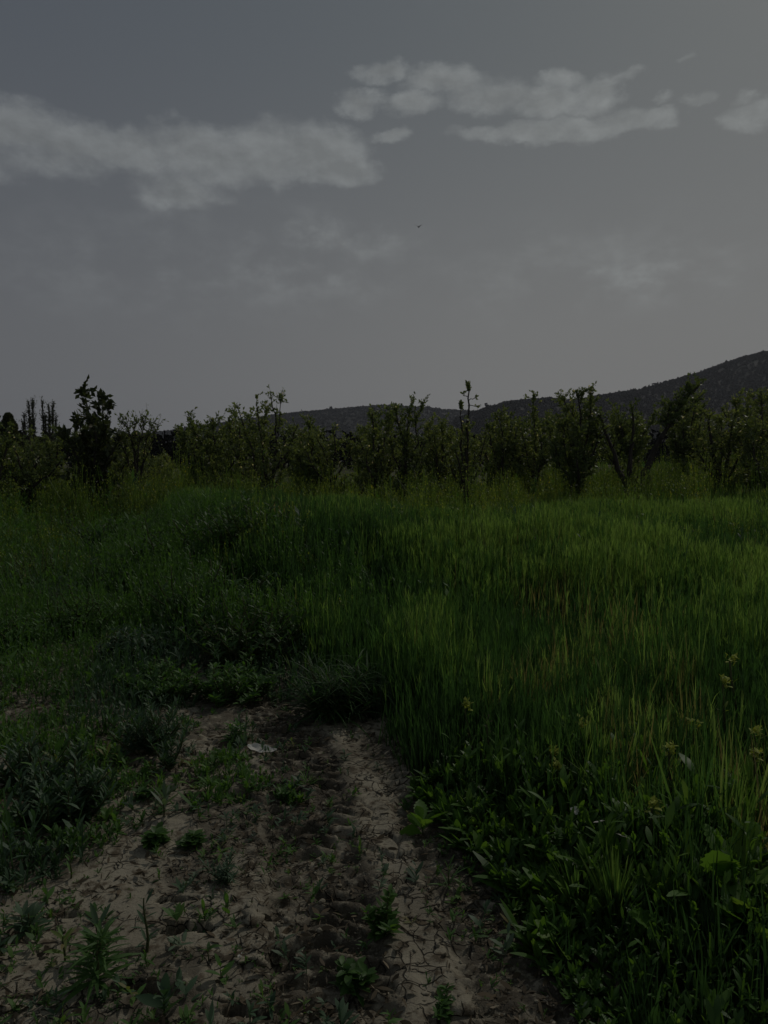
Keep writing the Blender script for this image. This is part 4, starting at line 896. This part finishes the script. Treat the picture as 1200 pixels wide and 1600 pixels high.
# broad-leaved plants, lower right
g3 = 'broad-leaved plants at lower right'
BRD = [(1130,1480,.18,11,.30,.36,'large plant with wide toothed leaves standing up at the right',.75),(1185,1545,.14,10,.28,.30,'plant with a broad backlit leaf at the lower right edge',.7),(960,1268,.12,8,.22,.30,'plant with two bright upright spoon leaves above the white petals',.9),
       (1010,1290,.12,8,.20,.28,'plant with bright drooping leaves right of the two spoon leaves',.85),(1090,1400,.16,9,.24,.32,'plant with arched leaves between the grass tuft and the right edge',.6),(1065,1520,.12,9,.22,.30,'plant with folded lobed leaves at the foot of the wide-leaved one',.5),
       (660,1300,.08,8,.14,.42,'low plant with a round pale leaf at the field edge above the sandy strip',.6),(790,1285,.12,10,.14,.34,'plant with lobed leaves at the field edge, right of the brown stalk',.5),(1170,1350,.2,12,.24,.26,'tall leafy plant at the right edge, behind the wide-leaved one',.5),
       (875,1495,.05,6,.12,.5,'small plant with one pale round leaf turned to the light, at the soil edge',.95),(905,1240,.1,9,.18,.26,'plant with narrow arched leaves behind the white petals',.55)]
for k, (a, b, h, nl, LL, lw, lab, tn) in enumerate(BRD):
    leafy_plant(a, b, lab, 's', h, nl, LL, lw, M_BROAD, 50 + k, tn, .45, .35, group=g3, name='broad_leaved_plant', cat='plant', prof='spoon', twist=.3)
# grass tufts standing clear at lower right
g4 = 'grass tufts at lower right'
leafy_plant(960, 1475, 'stout pale-based grass tuft in the middle of the lower right growth', 's', .12, 26, .26, .055, M_WHEAT, 71, .55, -.12, .15, nst=5, stem=False, group=g4, name='grass_tuft', cat='grass', prof='grass')
leafy_plant(900, 1440, 'smaller grass tuft with feathery heads left of the stout one', 's', .12, 22, .22, .055, M_WHEAT, 72, .45, -.08, .2, nst=4, stem=False, group=g4, name='grass_tuft', cat='grass', prof='grass')
leafy_plant(1020, 1440, 'dark grass tuft behind the stout one on its right side', 's', .12, 22, .24, .055, M_WHEAT, 73, .3, -.05, .2, nst=4, stem=False, group=g4, name='grass_tuft', cat='grass', prof='grass')
leafy_plant(760, 1240, 'brown dried stalk standing dark at the field edge', 's', .34, 16, .04, .2, M_DRY, 74, .1, .8, .3, nst=1, lean=.03, name='dried_stalk', cat='stalk', group=None)
# yellow-topped weeds
g5 = 'weeds with pale yellow flower heads'
YL = [(1125,1215,.36,'weed with a yellow-green flower head high at right'),(1150,1190,.40,'tallest weed with a yellow-green flower head at right'),(850,1275,.14,'low yellow-flowered weed at the field edge'),(865,1262,.15,'yellow-flowered weed touching the low one on its right'),
      (1012,1365,.16,'yellow flower head standing above the stout grass tuft'),(1165,1310,.22,'weed with a pale yellow head close to the right edge'),(1085,1250,.24,'weed with small yellow tips between the tall grass and the right edge'),(920,1230,.2,'slender yellow-tipped weed in the tall grass above the white petals'),(1045,1310,.2,'yellow-tipped weed between the two flowering weeds of the right side'),(1190,1270,.26,'yellow-headed weed half cut by the right edge'),(740,1190,.2,'lone yellow-tipped weed where the tall grass begins')]
for k, (a, b, h, lab) in enumerate(YL):
    leafy_plant(a, b + 35, lab, 's', h + .14, 12, .06, .25, M_MUST, 80 + k, .6, .6, .25, nst=1, flowers=26, group=g5, name='flowering_weed', lean=.12)

# white petals / fallen blossom on the right
def petal(px, py, z, r, label):
    x, y = on_ground(px, py, z); S = Soup(); n = 5
    a = np.arange(n) * 6.283 / n; strips(S, np.zeros((n, 3)), rot_axes(n, a, np.full(n, 1.25)), r, r * .75, .15, 4, 'spoon', .1, .6)
    o = S.build('white_blossom', M_WHITE); o.location = (x, y, z); o.rotation_euler = (rng.uniform(-.6, .2), rng.uniform(-.5, .5), rng.uniform(0, 6)); tag(o, label, 'blossom', 'white blossoms in the right-hand growth')
petal(898, 1267, .27, .018, 'white blossom resting on leaves, highest of the three')
petal(936, 1285, .28, .022, 'white blossom resting on leaves, middle of the three')
petal(972, 1307, .28, .022, 'white blossom resting on leaves, lowest of the three')
# pale dry leaf on the track
def dry_leaf(px, py, L, w, rz, label, tint=.95, roll=.5, cat='dry leaf'):
    x, y = on_ground(px, py); S = Soup(); T = 13; zo = L * .06
    ts = np.linspace(0, 1, T); us = np.linspace(-1, 1, 7); V = []
    for k, q in enumerate(ts):
        ww = w * math.sin(math.pi * min(max(q, .02), .98) ** .8) ** .7
        for u in us: V.append([(q - .5) * L, u * ww * .5 * math.cos(roll * u), .10 * L * (q - .5) ** 2 * 4 + ww * .35 * u * u * roll + .004 * math.sin(q * 17 + u * 4)])
    i = (np.arange(T - 1)[:, None] * 7 + np.arange(6)[None]).reshape(-1, 1); S.add(V, np.concatenate([i, i + 1, i + 8, i + 7], 1), tint=tint)
    o = S.build('dry_leaf', M_WHITE if tint >= 1 else M_DRY, smooth=True); o.location = (x, y, gz(x, y) + .006 + zo); o.rotation_euler = (.28 if L > .15 else .1, .05, rz); tag(o, label, cat, 'single dry leaves on the soil')
dry_leaf(410, 1182, .17, .07, -.25, 'large pale crumpled dry leaf at the top of the wheel track', 1.0)
dry_leaf(405, 1532, .05, .02, .2, 'curled grey dry leaf under the squarish clod', .9, .8)
dry_leaf(430, 1545, .05, .018, -.9, 'second curled grey dry leaf, right of the first', .8, .8)
dry_leaf(484, 1483, .035, .022, .1, 'small pale square scrap of leaf on the left rim of the wheel track', .85, .2)
dry_leaf(375, 1505, .022, .012, 1.2, 'tiny white leaf scrap on the pale crust', 1.0, .3)
dry_leaf(232, 1208, .10, .018, -.3, 'long pale leaf lying across the rounded clod', .9, .3)
dry_leaf(215, 1165, .10, .02, .35, 'arched pale leaf at the edge of the bluish weeds', .7, .4)
dry_leaf(1002, 1560, .06, .02, -.6, 'narrow pale leaf lying in the dark lower right corner', .9, .3)
dry_leaf(965, 1558, .04, .016, 1.3, 'short pale leaf lying in the dark lower right corner', .9, .3)
# dry twigs
def twig(pix, r, label):
    P0 = []
    for (a, b) in pix: x, y = on_ground(a, b); P0.append([x, y, gz(x, y) + r * .8])
    P0 = np.array(P0); P0[:, 2] += rng.uniform(0, .006, len(P0)); c = P0[0].copy(); S = Soup(); q = np.linspace(0, len(P0) - 1, 3 * len(P0)); C = np.stack([np.interp(q, np.arange(len(P0)), P0[:, k]) for k in range(3)], -1) - c
    C[1:-1] += rng.normal(0, .0015, C[1:-1].shape); tube(S, C, np.linspace(r, r * .5, len(C)), 6, rough=.15)
    for k in range(3):
        j = rng.integers(2, len(C) - 2); a = rng.uniform(0, 6.28); e = C[j] + np.array([math.cos(a), math.sin(a), .4]) * rng.uniform(.012, .03); tube(S, np.array([C[j], (C[j] + e) / 2, e]), [r * .5, r * .4, r * .25], 5)
    o = S.build('dry_twig', M_TWIG, smooth=True); o.location = c; tag(o, label, 'twig', 'dry twigs on the soil')
twig([(555, 1312), (568, 1316), (590, 1318)], .0035, 'curved dark twig on the sandy strip beside the field shadow')
twig([(557, 1300), (560, 1310), (572, 1308), (575, 1298)], .0025, 'hooked twig just above the curved dark one')
twig([(452, 1355), (475, 1344), (500, 1331)], .003, 'long straight pale twig lying across the wheel track')
twig([(600, 1335), (620, 1345), (638, 1352)], .003, 'twig half in the field shadow, lowest on the sandy strip')
twig([(620, 1448), (642, 1462), (665, 1472)], .003, 'long thin twig crossing the sandy strip')
twig([(640, 1438), (655, 1442), (672, 1448)], .004, 'thick short twig beside the long thin one')
twig([(672, 1420), (688, 1410), (695, 1402)], .003, 'dark straight twig pointing up from the spiky sprout')
twig([(643, 1520), (665, 1520), (690, 1519)], .002, 'thin level twig low on the sandy strip')
twig([(641, 1522), (642, 1505), (641, 1490)], .002, 'thin upright twig at the left end of the level one')
twig([(500, 1285), (508, 1275), (520, 1262)], .003, 'twig slanting across the right rim of the track')
twig([(545, 1275), (548, 1262), (555, 1250)], .003, 'forked twig standing on the sandy strip near its top')

# ------------------------------------------------------------------ bird in the sky
def bird():
    p = at(654, 355, 60); root = empty('bird', tuple(p), rz=R(70)); tag(root, 'tiny dark bird flying alone in the grey sky', 'bird')
    S = Soup(); ts = np.linspace(0, 1, 9); C = np.stack([(ts - .5) * .34, 0 * ts, .02 * np.sin(ts * 3)], -1); tube(S, C, .045 * np.sin(np.pi * np.clip(ts * .9 + .06, 0, 1)) ** .7, 8)
    T = []; S.add([[-.16, -.015, 0], [-.16, .015, 0], [-.27, .045, .0], [-.27, -.045, 0]], [[0, 1, 2, 3]]); tube(S, np.array([[.16, 0, .005], [.195, 0, -.005]]), [.008, .001], 5)
    S.build('body', M_BIRD, root, smooth=True)
    for s in (-1, 1):
        Wg = Soup(); U = []; 
        for k, q in enumerate(np.linspace(0, 1, 7)):
            c = .12 * (1 - q ** 2.2) + .01; sw = -.10 * q ** 2; zz = .20 * math.sin(q * 1.7) * (1 if s > 0 else .75)
            U += [[.06 + sw, s * .34 * q, zz], [.06 + sw - c * .5, s * .34 * q, zz + .008], [.06 + sw - c, s * .34 * q, zz - .004]]
        i = (np.arange(6)[:, None] * 3 + np.arange(2)[None]).reshape(-1, 1); Wg.add(U, np.concatenate([i, i + 1, i + 4, i + 3], 1)); Wg.build('wing', M_BIRD, root, smooth=True)
bird()

# ------------------------------------------------------------------ thin haze in the air (closed box round everything; the sky lies outside)
m = bpy.data.materials.new('haze'); m.use_nodes = True; m.node_tree.nodes.clear(); t = NT(m.node_tree)
pv = t.n('ShaderNodeVolumePrincipled'); pv.inputs['Color'].default_value = (.86, .90, 1.0, 1); pv.inputs['Density'].default_value = .00012; pv.inputs['Anisotropy'].default_value = .3
o = t.n('ShaderNodeOutputMaterial'); t.link(pv.outputs[0], o.inputs['Volume'])
x0, x1, y0, y1, z0, z1 = -2700, 2700, -40, 2300, -12, 230
V = [(a, b, c) for a in (x0, x1) for b in (y0, y1) for c in (z0, z1)]
hb = build('haze', V, np.array([[0, 1, 3, 2], [4, 6, 7, 5], [0, 4, 5, 1], [2, 3, 7, 6], [0, 2, 6, 4], [1, 5, 7, 3]]), m); tag(hb, kind='stuff')
